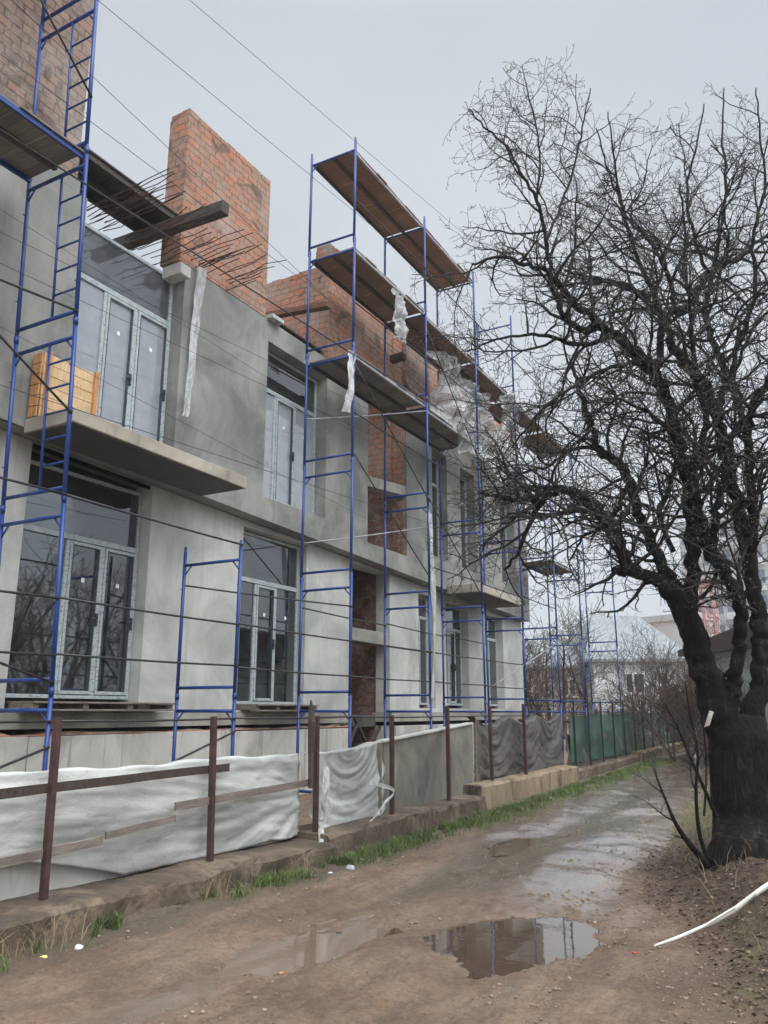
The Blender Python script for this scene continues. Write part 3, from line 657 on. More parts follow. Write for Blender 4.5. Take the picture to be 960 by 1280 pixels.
# pine box on the balcony
bx=empty('pine_crate',(-8.45,6.6,5.19),label='fresh pine board crate standing on the near balcony slab',cat='crate')
m=MB()
for k in range(6): m.box(-8.50,-8.475,6.28,7.12,5.20+k*.145,5.20+k*.145+.138)
m.build('side_panel',M['pine'],bx,bevel=.003)
m=MB()
for k in range(6): m.box(-8.66,-8.50,6.25,6.272,5.20+k*.145,5.20+k*.145+.135)
m.build('end_panel',M['pine_end'],bx,bevel=.003)
for y in(6.30,7.06): m=MB(); m.box(-8.474,-8.43,y,y+.065,5.20,6.09); m.build('batten',M['pine_end'],bx,bevel=.004)
m=MB(); m.box(-8.66,-8.64,6.28,7.12,5.2,6.05); m.build('back_panel',M['pine'],bx)

# ================================================================ SCAFFOLD
scf=empty('scaffold',(-7.9,6,0),label='blue tubular frame scaffold standing along the building front',cat='scaffold')
XO=-7.4; XI=-8.45
FY=[3.0,6.0,9.0,12.02,15.1,17.95,20.7,23.6,26.2]
LV=[.12,1.76,3.86,5.98,8.22,10.45,12.66]
def lean(y,z): return y-(max(0,z-1.5)*.036 if y<6.5 else 0)
def frame(y,k,xo=XO,xi=XI,top_ext=.0,ladder=False,ztop=None,zb=None):
    z0=LV[k] if zb is None else zb; z1=LV[k+1] if ztop is None else ztop
    j=rng.uniform(-.012,.012); m=MB(); r=.026
    for x in(xo,xi):
        m.tube([(x+j,y,z0),(x-j,y+j,z1+.06)],r,10); m.tube([(x,y,z1-.16),(x,y,z1+.14)],r*.8,8)
        m.tube([(x,y,z0+.02),(x,y,z0+.10)],r*1.22,10)
    zt=z1-.14; zl=z0+.18
    m.tube([(xo,y,zt),(xi,y,zt)],r*.9,8)
    if k>0 or True: m.tube([(xo,y,zl),(xi,y,zl)],r*.9,8)
    for x,s in((xo,-1),(xi,1)): m.tube([(x,y,zt-.16),(x+s*.14,y,zt-.01)],.012,6)
    # lock pins
    for x in(xo,xi):
        for z in(z0+.55,z1-.5): m.tube([(x,y,z),(x,y-.05,z)],.008,6)
    m.v=[(a,lean(b,c_),c_) for a,b,c_ in m.v]
    o=m.build('frame',M['blue'],scf,True)
    if ladder:
        m=MB(); xl=xo-.42; m.tube([(xl,y,zl),(xl,y,zt)],.016,8)
        z=zl+.3
        while z<zt-.1: m.tube([(xo,y,z),(xl,y,z)],.013,6); z+=.31
        m.v=[(a,lean(b,c_),c_) for a,b,c_ in m.v]
        m.build('ladder',M['blue'],scf,True)
for k in range(6): frame(FY[0],k); frame(FY[1],k,ladder=k>=2)
for k in range(2): frame(FY[2],k)
for f in(3,4): 
    for k in range(6): frame(FY[f],k)
for k in range(6): frame(FY[5],k)
for k in range(6): frame(FY[6],k)
for k in range(6 if False else 5): frame(FY[7],k)
for k in range(5): frame(FY[8],k)
for y0,zt in((29.0,9),(31.5,7)): pass
def tubeb(a,b,r=.0145,mat='dark_steel',name='brace'):
    a=Vector(a);b=Vector(b); a.y=lean(a.y,a.z); b.y=lean(b.y,b.z); n=4; mid=[a.lerp(b,i/n)+Vector((0,0,-.012*math.sin(math.pi*i/n)*(b-a).length/3)) for i in range(n+1)]
    MB().tube(mid,r,6).build(name,M[mat],scf,True)
# longitudinal tubes on the outer face
for z,i0,i1 in((2.21,0,6),(2.80,0,6),(3.95,0,2),(1.52,0,6)):
    for i in range(i0,i1): tubeb((XO+.03,FY[i],z+rng.uniform(-.02,.02)),(XO+.03,FY[i+1],z+rng.uniform(-.02,.02)))
for i in range(2,6): tubeb((XI+.03,FY[i],3.42),(XO+.03 if i==2 else XI+.03,FY[i+1],3.38))
for i in range(3,7):
    for z in(4.6,6.9,9.2,11.4):
        if i==3 and z==4.6: continue
        tubeb((XO+.03,FY[i],z+rng.uniform(-.05,.05)),(XO+.03,FY[i+1],z+rng.uniform(-.05,.05)))
for i,z0,z1 in((3,7.9,5.95),(3,6.15,4.3),(4,9.9,7.6),(0,2.75,1.9),(0,.35,1.25),(0,6.6,4.9),(0,11.7,9.0),(4,6.0,4.2),(7,3.3,1.9),(1,.5,1.35),(6,8.0,6.2)):
    tubeb((XO+.035,FY[i],z0),(XO+.035,FY[i+1],z1))
tubeb((XO+.03,FY[0],1.3),(XO+.03,FY[1],.35)); tubeb((XO+.03,FY[0],5.9),(XO+.03,FY[1],6.15)); tubeb((XO+.03,FY[3],2.8),(XO+.03,FY[4],2.78))
for (a,b) in(((XI,FY[3],7.0),(XO,FY[4],8.0)),((XI,FY[3],4.6),(XO,FY[4],5.4)),((XI,FY[6],2.2),(XO,FY[7],3.6))): tubeb(a,b,.014,'zinc')
# far low scaffold row seen end on
for (y,zt,xs) in((29.5,10.5,-7.4),):
    for k in range(4): frame(y,k,xo=-7.1,xi=-8.1)
# decks
def deck(i,z,mat,label,w0=XI+.03,w1=XO-.03,y0=None,y1=None,dz=0):
    ya=FY[i]+.03 if y0 is None else y0; yb=FY[i+1]-.03 if y1 is None else y1
    d=empty('scaffold_deck',((w0+w1)/2,(ya+yb)/2,z),label=label,cat='deck',group='plank decks on the scaffold')
    n=max(2,int((yb-ya)/.42))
    m=MB(); L=(yb-ya)/n
    for k in range(n):
        q=rng.uniform(-.02,.03); m.box(w0+rng.uniform(-.04,.02),w1+q,ya+k*L+.006,ya+(k+1)*L-.006,z+.045+rng.uniform(0,.004),z+.07)
    m.v=[(x,y,zz+dz*(y-ya)/(yb-ya)) for x,y,zz in m.v]
    m.build('planking',M[mat],d)
    for x in(w0+.02,w1-.02):
        m=MB(); m.box(x-.02,x+.02,ya,yb,z-.015,z+.042); m.v=[(x_,y,zz+dz*(y-ya)/(yb-ya)) for x_,y,zz in m.v]; m.build('side_rail',M['blue' if i==0 else 'dark_steel' if x<(w0+w1)/2 else 'zinc'],d)
    m=MB(); x=(w0+w1)/2; m.box(x-.035,x+.035,ya,yb,z-.0,z+.043); m.v=[(x_,y,zz+dz*(y-ya)/(yb-ya)) for x_,y,zz in m.v]; m.build('batten',M['wood_dark'],d)
    for yy in (ya+.05,yb-.13):
        pass
    return d
deck(3,12.50,'deck','topmost brown scaffold deck, left one of the two on the highest lift')
deck(4,12.50,'deck','topmost brown scaffold deck, right one touching the tree twigs on the highest lift')
dn=['left end of the second highest lift under the topmost deck','second from left on the second highest lift','third from left on the second highest lift behind torn plastic','fourth from left on the second highest lift near the building end','at the far right end of the second highest lift']
for q,i in enumerate((3,4,5,6,7)): deck(i,10.31-.06*q,'deck','brown scaffold deck '+dn[q])
deck(3,8.10,'deck_grey','grey scaffold deck with a white rag tied to its left end')
deck(4,8.02,'deck_grey','grey scaffold deck under the large torn plastic sheet')
deck(7,6.0,'deck_grey','small grey scaffold deck beyond the building corner')
deck(0,8.18,'deck_grey','grey scaffold deck under the brick wall in the top left corner',y1=5.74)
deck(0,12.2,'deck_grey','grey scaffold deck at the very top left corner of the picture',y1=5.6)

# ================================================================ PLASTIC SHEETS AND RAGS
def ribbon(name,pts,width,mat,label,cat='plastic sheet',amp=.05,nu=30,nv=8,seed=0,dirw=(0,1,0)):
    rg=np.random.default_rng(seed); P,_r=smooth_path([Vector(p) for p in pts],[1]*len(pts),6); W=Vector(dirw)
    def fn(u,v):
        t=u*(len(P)-1); i=min(int(t),len(P)-2); p=P[i].lerp(P[i+1],t-i)
        w=width if not callable(width) else width(u)
        q=p+W*(v-.5)*w*(1+.35*float(fbm(u*6,seed,1,3,seed)))
        a=float(fbm(u*5+seed,v*5,1.2,3,seed)); b=float(fbm(u*9,v*9+3,1.5,3,seed+2)); 
        return q+Vector((a*amp*3,b*amp*1.2,a*amp))
    o=MB().grid(fn,nu,nv).build(name,M[mat],None,True); return tag(o,label,cat)
ribbon('plastic_sheet',[onx(252,335,-8.6),onx(246,400,-8.62),onx(238,470,-8.6),onx(232,520,-8.58)],lambda u:.22-.12*u,'plastic','long narrow torn plastic sheet hanging down the grey wall right of the upper left window',amp=.03,seed=3)
ribbon('white_rag',[onx(440,440,-7.4),onx(438,475,-7.38),onx(433,514,-7.36)],lambda u:.26-.05*u,'plastic_white','white rag tied to the blue scaffold post under the grey deck','rag',.06,seed=8)
ribbon('plastic_sheet',[onx(498,365,-7.35),onx(500,395,-7.33),onx(502,425,-7.33)],.45,'plastic','small bunch of torn plastic hanging between the upper decks',amp=.10,seed=5)
ribbon('plastic_sheet',[onx(575,470,-7.5),onx(580,500,-7.6),onx(590,540,-7.6),onx(600,580,-7.55)],3.2,'plastic','large torn plastic sheet draped between scaffold decks behind the twigs',amp=.32,nu=40,nv=40,seed=13)
ribbon('plastic_sheet',[onx(640,500,-7.5),onx(638,540,-7.6),onx(625,600,-7.6)],1.6,'plastic','pale torn plastic hanging at the far end of the scaffold behind the twigs',amp=.25,nu=30,nv=26,seed=17)
ribbon('plastic_sheet',[onx(537,640,-7.3),onx(541,720,-7.33),onx(543,800,-7.33),onx(540,872,-7.33)],lambda u:.13+.05*math.sin(u*7),'plastic','thin plastic strip hanging down the scaffold post to the fence',amp=.03,seed=23)

# ================================================================ FENCE
XF=-5.6
fen=empty('fence',(XF,8,0),label='old fence of rusty posts on a stained concrete footing beside the road',cat='fence')
def footing(y0,y1,z1f,x0,x1,mat,name='footing'):
    n=max(4,int((y1-y0)/.12))
    def top(u,v):
        y=y0+(y1-y0)*u; 
        prof=[(x1+.015,-.25),(x1+.01,.02),(x1,z1f(y)-.03),(x1-.03,z1f(y)),((x0+x1)/2,z1f(y)+.012),(x0,z1f(y))]
        i=int(round(v*5)); x,z=prof[i]; w=.028*float(fbm(y*3,i,1.4,4,61)) ; 
        if 1<=i<=3: x+=.09*float(fbm(y*1.5,i*.4,2.2,4,66)); z+=.07*float(fbm(y*1.3,i,2.5,3,62))
        return (x+w,y,z+w)
    m=MB(); m.grid(top,n,5)
    for yy,s in((y0,0),(y1,n)):
        b=s*6; m.f.append(tuple(b+i for i in range(6)) if s else tuple(b+i for i in range(6))[::-1])
    return m.build(name,mat,fen)
footing(2.6,8.25,lambda y:.185+.012*math.sin(y*3),-6.1,-5.27,M['kerb'])
footing(8.26,12.88,lambda y:.25+.008*(y-8.2),-6.1,-5.34,M['kerb'])
footing(12.9,18.3,lambda y:.44+.006*(y-13),-6.1,-5.42,M['kerb_pale'])
footing(18.32,24.5,lambda y:.36+.01*(y-18),-6.1,-5.45,M['kerb'])
footing(24.52,36,lambda y:.5+.012*(y-24),-6.1,-5.4,M['kerb_pale'])
PY=[2.75,4.64,6.55,8.36,10.2,12.02,13.8,15.5]
M['rust2']=simple('brown rusty angle iron',(.06,.028,.024),.75,.5,9,0,.5)
for i,y in enumerate(PY):
    zb=.16 if y<8.2 else (.2 if y<12.9 else .42); zt=1.56+(.14 if y>12 else 0)+ (.06 if y>15 else 0); tl=rng.uniform(-.02,.02)
    m=MB(); m.beam((XF,y,zb-.05),(XF+tl,y+rng.uniform(-.03,.03),zt),.056,.05,(0,1,0)); 
    m.tube([(XF,y,zb-.02),(XF,y,zb+.03)],.07,8)
    m.build('post',M['rust2'],fen,bevel=.004)
# split wooden post beside the fourth post
m=MB(); m.tube([(XF+.02,8.22,.75),(XF+.0,8.24,1.15),(XF+.03,8.2,1.5),(XF+.02,8.2,1.62),(XF+.03,8.17,1.74)],[.03,.04,.05,.035,.008],7)
o=m.build('split_post',M['wood_dark'],None); tag(o,'splintered dark wooden stake lashed to a rusty post by the white rag knot','stake')
# panels (flat grey sheets) behind the posts
def panel(y0,y1,z0,z1a,z1b,mat,x=-6.0):
    m=MB(); m.box(x-.03,x,y0,y1,z0,1.0)
    m.v=[(a,y,z if z<.9 else z1a+(z1b-z1a)*(y-y0)/(y1-y0)) for a,y,z in m.v]; return m.build('panel',mat,fen)
panel(2.6,8.30,.10,1.05,1.05,M['panel'],-5.87); panel(10.25,13.35,.2,1.20,1.40,M['panel_dirty'],-5.75)
m=MB(); m.beam((-5.78,10.2,1.21),(-5.78,13.3,1.42),.14,.03); m.build('top_cap',M['panel'],fen,bevel=.005)
m=MB(); m.box(-5.75,-5.71,13.38,13.42,.3,1.42); m.build('batten',M['wood_grey'],fen)
m=MB(); m.box(-5.72,-5.68,10.02,10.06,.3,1.2); m.build('batten',M['wood_grey'],fen)
# tarpaulins
def tarp(name,y0,y1,fz1,fz0,x,mat,label,fold,nu=120,nv=46,amp=.05,over=True):
    def fn(u,v):
        y=y0+(y1-y0)*u; zt=fz1(y,u); zb=fz0(y,u)
        if over and v>.94:
            q=(v-.94)/.06; return (x-.16*q,y,zt+.0*q-.01*q+.012*math.sin(y*9))
        vv=v/.94 if over else v
        z=zb+(zt-zb)*vv; return (x+fold(u,vv,y,z)*amp,y,z)
    o=MB().grid(fn,nu,nv).build(name,M[mat],None,True,solid=.004); return tag(o,label,'tarpaulin')
def f1(u,v,y,z):
    X=(1-u)*5.6; d=math.hypot(X,(v-.5)*.9)+.05; a=math.atan2((v-.5)*.9,X+.25)
    fan=float(fbm(a*7+3,d*.35,1,4,3))*2.6*min(1,d*1.6)*math.exp(-d/2.6)
    lon=float(fbm(y*.5,z*4.2+y*.35,1,4,4))*2.0
    cr=float(fbm(y*2.1,z*5,1.6,4,12))*.55
    bul=.9*math.exp(-((v-.55)/.22)**2)*math.sin(min(1,X/5.6)*math.pi)
    return fan+lon+cr+bul+.2
tarp('tarpaulin',2.7,8.28,lambda y,u:1.13+.012*math.sin(y*3)+.03*(u-.5)**2,lambda y,u:max(.215,.50-.42*max(0,min(1,(y-4.5)/1.7)))+.05*float(fbm(y,0,2,3,77)),-5.79,'tarp','pale grey tarpaulin stretched over the fence left of the white knot',f1,amp=.055)
def f2(u,v,y,z):
    a=math.hypot((u-.5)*1.5,(v-1.15)*1.0); return float(fbm(a*7,u*1.2,1,4,9))*2.6+float(fbm(u*2,v*2,1.3,4,14))*1.6+.2
tarp('tarpaulin',8.42,10.16,lambda y,u:1.13+.09*u-.03*math.sin(math.pi*u),lambda y,u:.26-.02*u,-5.72,'tarp','pale grey tarpaulin sagging in curved folds between the white knot and the stained panel',f2,70,46,.05)
def f3(u,v,y,z):
    w=(u*3)%1; a=math.hypot((w-.5)*1.3,(v-1.2)); return float(fbm(a*8,u*3,1,4,19))*1.8+float(fbm(u*10,v*2.5,1.1,4,24))*2.0
tarp('tarpaulin',13.45,18.35,lambda y,u:1.52-.16*abs(math.sin(u*math.pi*3))+.05*u,lambda y,u:.46 if u>.02 else .2,-5.74,'tarp_dark','dark grey woven sheet sagging between rusty posts on the pale footing',f3,150,40,.07)
# boards against the sheet
for i,(a,b,h,l) in enumerate(((onx(0,1078,-5.65),onx(126,1050,-5.65),.07,'grey board leaning low on the tarpaulin at the left picture edge'),(onx(130,1044,-5.65),onx(217,1023,-5.65),.06,'short grey batten in the middle of the fence between two longer boards'),(onx(217,1008,-5.65),onx(385,978,-5.65),.075,'long grey board on the tarpaulin behind the second rusty post'),(onx(0,992,-5.66),onx(284,959,-5.68),.075,'dark brown board running under the top edge of the tarpaulin'))):
    a=Vector(a);b=Vector(b)
    if i in(0,3): a=a+(a-b).normalized()*1.2
    n=8; m=MB(); pts=[]
    def fb(u,v,a=a,b=b,h=h,i=i):
        p=a.lerp(b,u); ang=v*2*math.pi; s=(-1 if v<.5 else 1)
        q=int(round(v*4))%4; dx=(.012,.012,-.012,-.012)[q]; dz=(-.5,.5,.5,-.5)[q]*h*(1+.25*float(fbm(u*4,q,1.7,3,i+90)))
        return p+Vector((dx+.02,0,dz+.012*float(fbm(u*3,i,2,3,5))))
    m.grid(fb,14,4); e=[k for k in range(4)]; m.f.append(tuple(e)); m.f.append(tuple(14*5+k for k in(3,2,1,0)))
    o=m.build('board',M['wood_dark' if i==3 else 'wood_grey'],None); tag(o,l,'board',group='boards on the fence tarpaulin')
# white knotted strips
ribbon('white_strip',[(-5.52,8.42,.98),(-5.5,8.45,.8),(-5.5,8.38,.6),(-5.52,8.45,.42),(-5.5,8.33,.30),(-5.42,8.2,.18)],lambda u:.13-.05*u,'plastic_white','white cloth strip knotted round the rusty post and hanging to the kerb','cloth strip',.03,40,6,31)
ribbon('white_strip',[(-5.52,8.40,.96),(-5.5,8.36,.7),(-5.49,8.50,.52),(-5.52,8.36,.4)],.05,'plastic_white','second narrow white strip hanging beside the larger white knot','cloth strip',.02,30,4,35)
ribbon('white_strip',[onx(463,978,-5.5),onx(492,988,-5.52),onx(480,1005,-5.5),onx(461,1030,-5.5)],.05,'plastic_white','white ribbon tied round the rusty post at the right end of the pale tarpaulin','ribbon',.015,36,4,37,(0,.5,1))
ribbon('frayed_sack',[onx(85,1085,-5.97),onx(78,1112,-5.93),onx(76,1140,-5.9)],lambda u:.17-.03*u,'plastic','frayed grey sack scrap hanging on the fence panel beside the leftmost post','scrap',.03,24,10,41)
# green netting section with thin iron pickets
gf=empty('green_fence',(XF,25,0),label='green net fence on thin black pickets further up the road',cat='fence')
m=MB(); m.grid(lambda u,v:(XF-.05+.03*math.sin(u*60),18.6+16*u,.5+.28*u*0+(.03*u)+v*(1.02+.12*u)+.0),120,6); m.build('netting',M['greennet'],gf,True)
for k in range(14):
    y=18.8+k*1.18; zt=1.80+.012*(y-18)+rng.uniform(-.04,.06); m=MB(); m.tube([(XF,y,.3),(XF,y+rng.uniform(-.02,.02),zt)],.022,6); m.tube([(XF,y,zt-.02),(XF,y,zt+.12)],[.02,.002],6); m.build('picket',M['iron'],gf)
m=MB(); m.tube([(XF,18.7,1.55),(XF,34.6,1.72)],.012,6); m.build('rail',M['iron'],gf)
m=MB(); m.grid(lambda u,v:(XF-.10+.04*math.sin(u*26+v*4),18.4+5.2*u,.45+v*(.62+.09*math.cos(u*18))),60,10); o=m.build('grey_sheet',M['tarp_dark'],None,True); tag(o,'low grey sheet hung on the near end of the green net fence','sheet')
# reed palisade and rubbish in the yard
yp=empty('picket_fence',(-7,24,0),label='old brown picket fence in the yard beyond the building corner',cat='fence')
for k in range(30):
    y=26.9; x=-9.6+k*.13; m=MB(); m.beam((x,y,.3),(x+rng.uniform(-.03,.03),y,1.7+rng.uniform(-.15,.2)),.07,.02,(0,1,0)); m.build('picket',M['wood_grey' if k%3 else 'wood_dark'],yp)
m=MB(); m.beam((-9.6,26.87,1.3),(-5.75,26.87,1.3),.04,.06); m.build('rail',M['wood_dark'],yp)
for k,(x,y,z) in enumerate(((-6.6,15.2,.25),(-6.9,16.4,.3),(-6.5,17.6,.25))):
    pass

# ================================================================ WIRES
WR=.62
wires=[((237,0),(530,250),-6.6,.006,'topmost overhead wire crossing the sky to the highest deck'),((122,0),(440,262),-6.6,.006,'second overhead wire crossing the sky between brick pier and scaffold'),
((112,92),(372,338),-6.9,.006,'overhead wire meeting the top of the tall brick pier'),((108,148),(335,318),-6.9,.006,'overhead wire passing over the jutting timber beam'),
((0,162),(440,442),-7.0,.012,'thick black cable running down past the brick pier to the white rag'),
((98,337),(337,452),-7.0,.005,'thin wire in front of the upper left window above the door sash'),((0,329),(333,483),-7.0,.005,'thin wire across the upper left window at mid height'),
((0,408),(333,583),-7.0,.004,'thin wire passing behind the pine crate'),((0,481),(400,610),-7.0,.007,'wire in front of the near balcony edge'),((180,375),(600,640),-6.9,.004,'thin wire crossing the second upper window to the stair opening')]
for a,b,X,r,l in wires:
    A=onx(*a,X);B=onx(*b,X); d=B-A; P0=A-d*.8; P1=B+d*1.6
    if r==.012: P1=B+d*.55
    n=24; pts=[]
    for i in range(n+1):
        t=i/n; p=P0.lerp(P1,t); pts.append(p+Vector((0,0,.0)))
    o=MB().tube(pts,r*(WR if r<.012 else .9),5).build('overhead_wire',M['iron'],None); tag(o,l,'wire',group='wires strung along the building front')

# ================================================================ TREES
class Tree:
    def __init__(s,seed,env=None): s.r=random.Random(seed); s.paths=[]; s.env=env; s.buds=[]
    def rv(s): 
        r=s.r; return Vector((r.gauss(0,1),r.gauss(0,1),r.gauss(0,1))).normalized()
    def ok(s,p): return s.env is None or s.env(p)
    def grow(s,p,d,L,r0,lev,P):
        n=max(2,int(L/P['step'][lev])); st=L/n; pts=[p]; rad=[r0]; d=d.normalized()
        for i in range(n):
            d=(d+s.rv()*P['wig'][lev]+Vector((0,0,1))*P['up'][lev]).normalized(); p=p+d*st
            if lev<len(P['step'])-1 and not s.ok(p): 
                if i<1: return
                break
            pts.append(p); rad.append(max(r0*(1-.78*(i+1)/n),P['rmin']))
        s.paths.append((lev,pts,rad))
        s.kids(pts,rad,lev,P)
    def kids(s,pts,rad,lev,P,start=.12):
        if lev+1>=len(P['step']): return
        sp=P['space'][lev]; tot=sum((pts[i+1]-pts[i]).length for i in range(len(pts)-1)); acc=0; nxt=tot*start+s.r.random()*sp
        for i in range(len(pts)-1):
            seg=pts[i+1]-pts[i]; l=seg.length
            while nxt<acc+l:
                t=(nxt-acc)/max(l,1e-6); q=pts[i].lerp(pts[i+1],t); dd=seg.normalized()
                side=s.rv(); side=(side-dd*side.dot(dd)).normalized()
                ang=s.r.uniform(*P['ang']); nd=dd*math.cos(ang)+side*math.sin(ang)
                lo,hi=P['len'][lev]; L=s.r.uniform(lo,hi)*(1-.35*nxt/tot)
                rr=min(rad[i]*.7,P['r0'][lev])
                s.grow(q,nd,L,rr,lev+1,P); nxt+=sp*s.r.uniform(.6,1.4)
            acc+=l
def mesh_paths(paths,name,mat,parent,sides=lambda lev,r:3,bump=None):
    V=[];Fq=[];b=0
    by={}
    for lev,pts,rad in paths:
        n=sides(lev,rad[0]); by.setdefault((n,len(pts)),[]).append((pts,rad))
    for (n,k),lst in by.items():
        P=np.array([[tuple(p) for p in pts] for pts,_ in lst]); Rr=np.array([r for _,r in lst]) # m,k,3
        D=np.empty_like(P); D[:,1:-1]=P[:,2:]-P[:,:-2]; D[:,0]=P[:,1]-P[:,0]; D[:,-1]=P[:,-1]-P[:,-2]
        D/=np.linalg.norm(D,axis=2,keepdims=True)+1e-9
        ref=np.cross(D[:,0],np.array([.31,.17,.93])); ref/=np.linalg.norm(ref,axis=1,keepdims=True)+1e-9
        out=np.empty((len(lst),k,n,3))
        for i in range(k):
            ref=ref-D[:,i]*np.sum(ref*D[:,i],1,keepdims=True); ref/=np.linalg.norm(ref,axis=1,keepdims=True)+1e-9
            w=np.cross(D[:,i],ref)
            for j in range(n):
                a=2*math.pi*j/n; rr=Rr[:,i:i+1]
                if bump and n>8: rr=rr*(1+bump*(vnoise(np.full(len(lst),a*2.2),np.full(len(lst),i*.35),1,4)-.5)[:,None]+.05*math.sin(a*5+i*.05))
                out[:,i,j]=P[:,i]+(ref*math.cos(a)+w*math.sin(a))*rr
        V.append(out.reshape(-1,3)); m=len(lst)
        base=b+np.arange(m)[:,None,None]*k*n+np.arange(k-1)[None,:,None]*n; j=np.arange(n)[None,None]; j2=(j+1)%n
        f=np.stack([base+j,base+j2,base+j2+n,base+j+n],-1).reshape(-1,4); Fq.append(f); b+=m*k*n
    co=np.concatenate(V); f=np.concatenate(Fq)
    if parent is not None: co=co-np.array(parent.location)
    me=bpy.data.meshes.new(name); me.vertices.add(len(co)); me.vertices.foreach_set('co',co.ravel().astype('f'))
    me.loops.add(f.size); me.loops.foreach_set('vertex_index',f.ravel().astype('i')); me.polygons.add(len(f))
    me.polygons.foreach_set('loop_start',np.arange(0,f.size,4,dtype='i')); me.polygons.foreach_set('loop_total',np.full(len(f),4,'i'))
    me.polygons.foreach_set('use_smooth',np.ones(len(f),bool)); me.update(calc_edges=True); me.materials.append(mat)
    o=bpy.data.objects.new(name,me); COL.objects.link(o); o.parent=parent; return o
TD=8.75   # metres ahead of the camera to the trunk
def L_(pts): # (u,v,ddepth,radius_px)
    P=[ond(u,v,TD+d) for u,v,d,r in pts]; R=[(r*.58 if r>30 else r*.54 if r>14 else r*(.74-.05*max(0,r-10)))*(TD+d)/1050 for u,v,d,r in pts]; return P,R
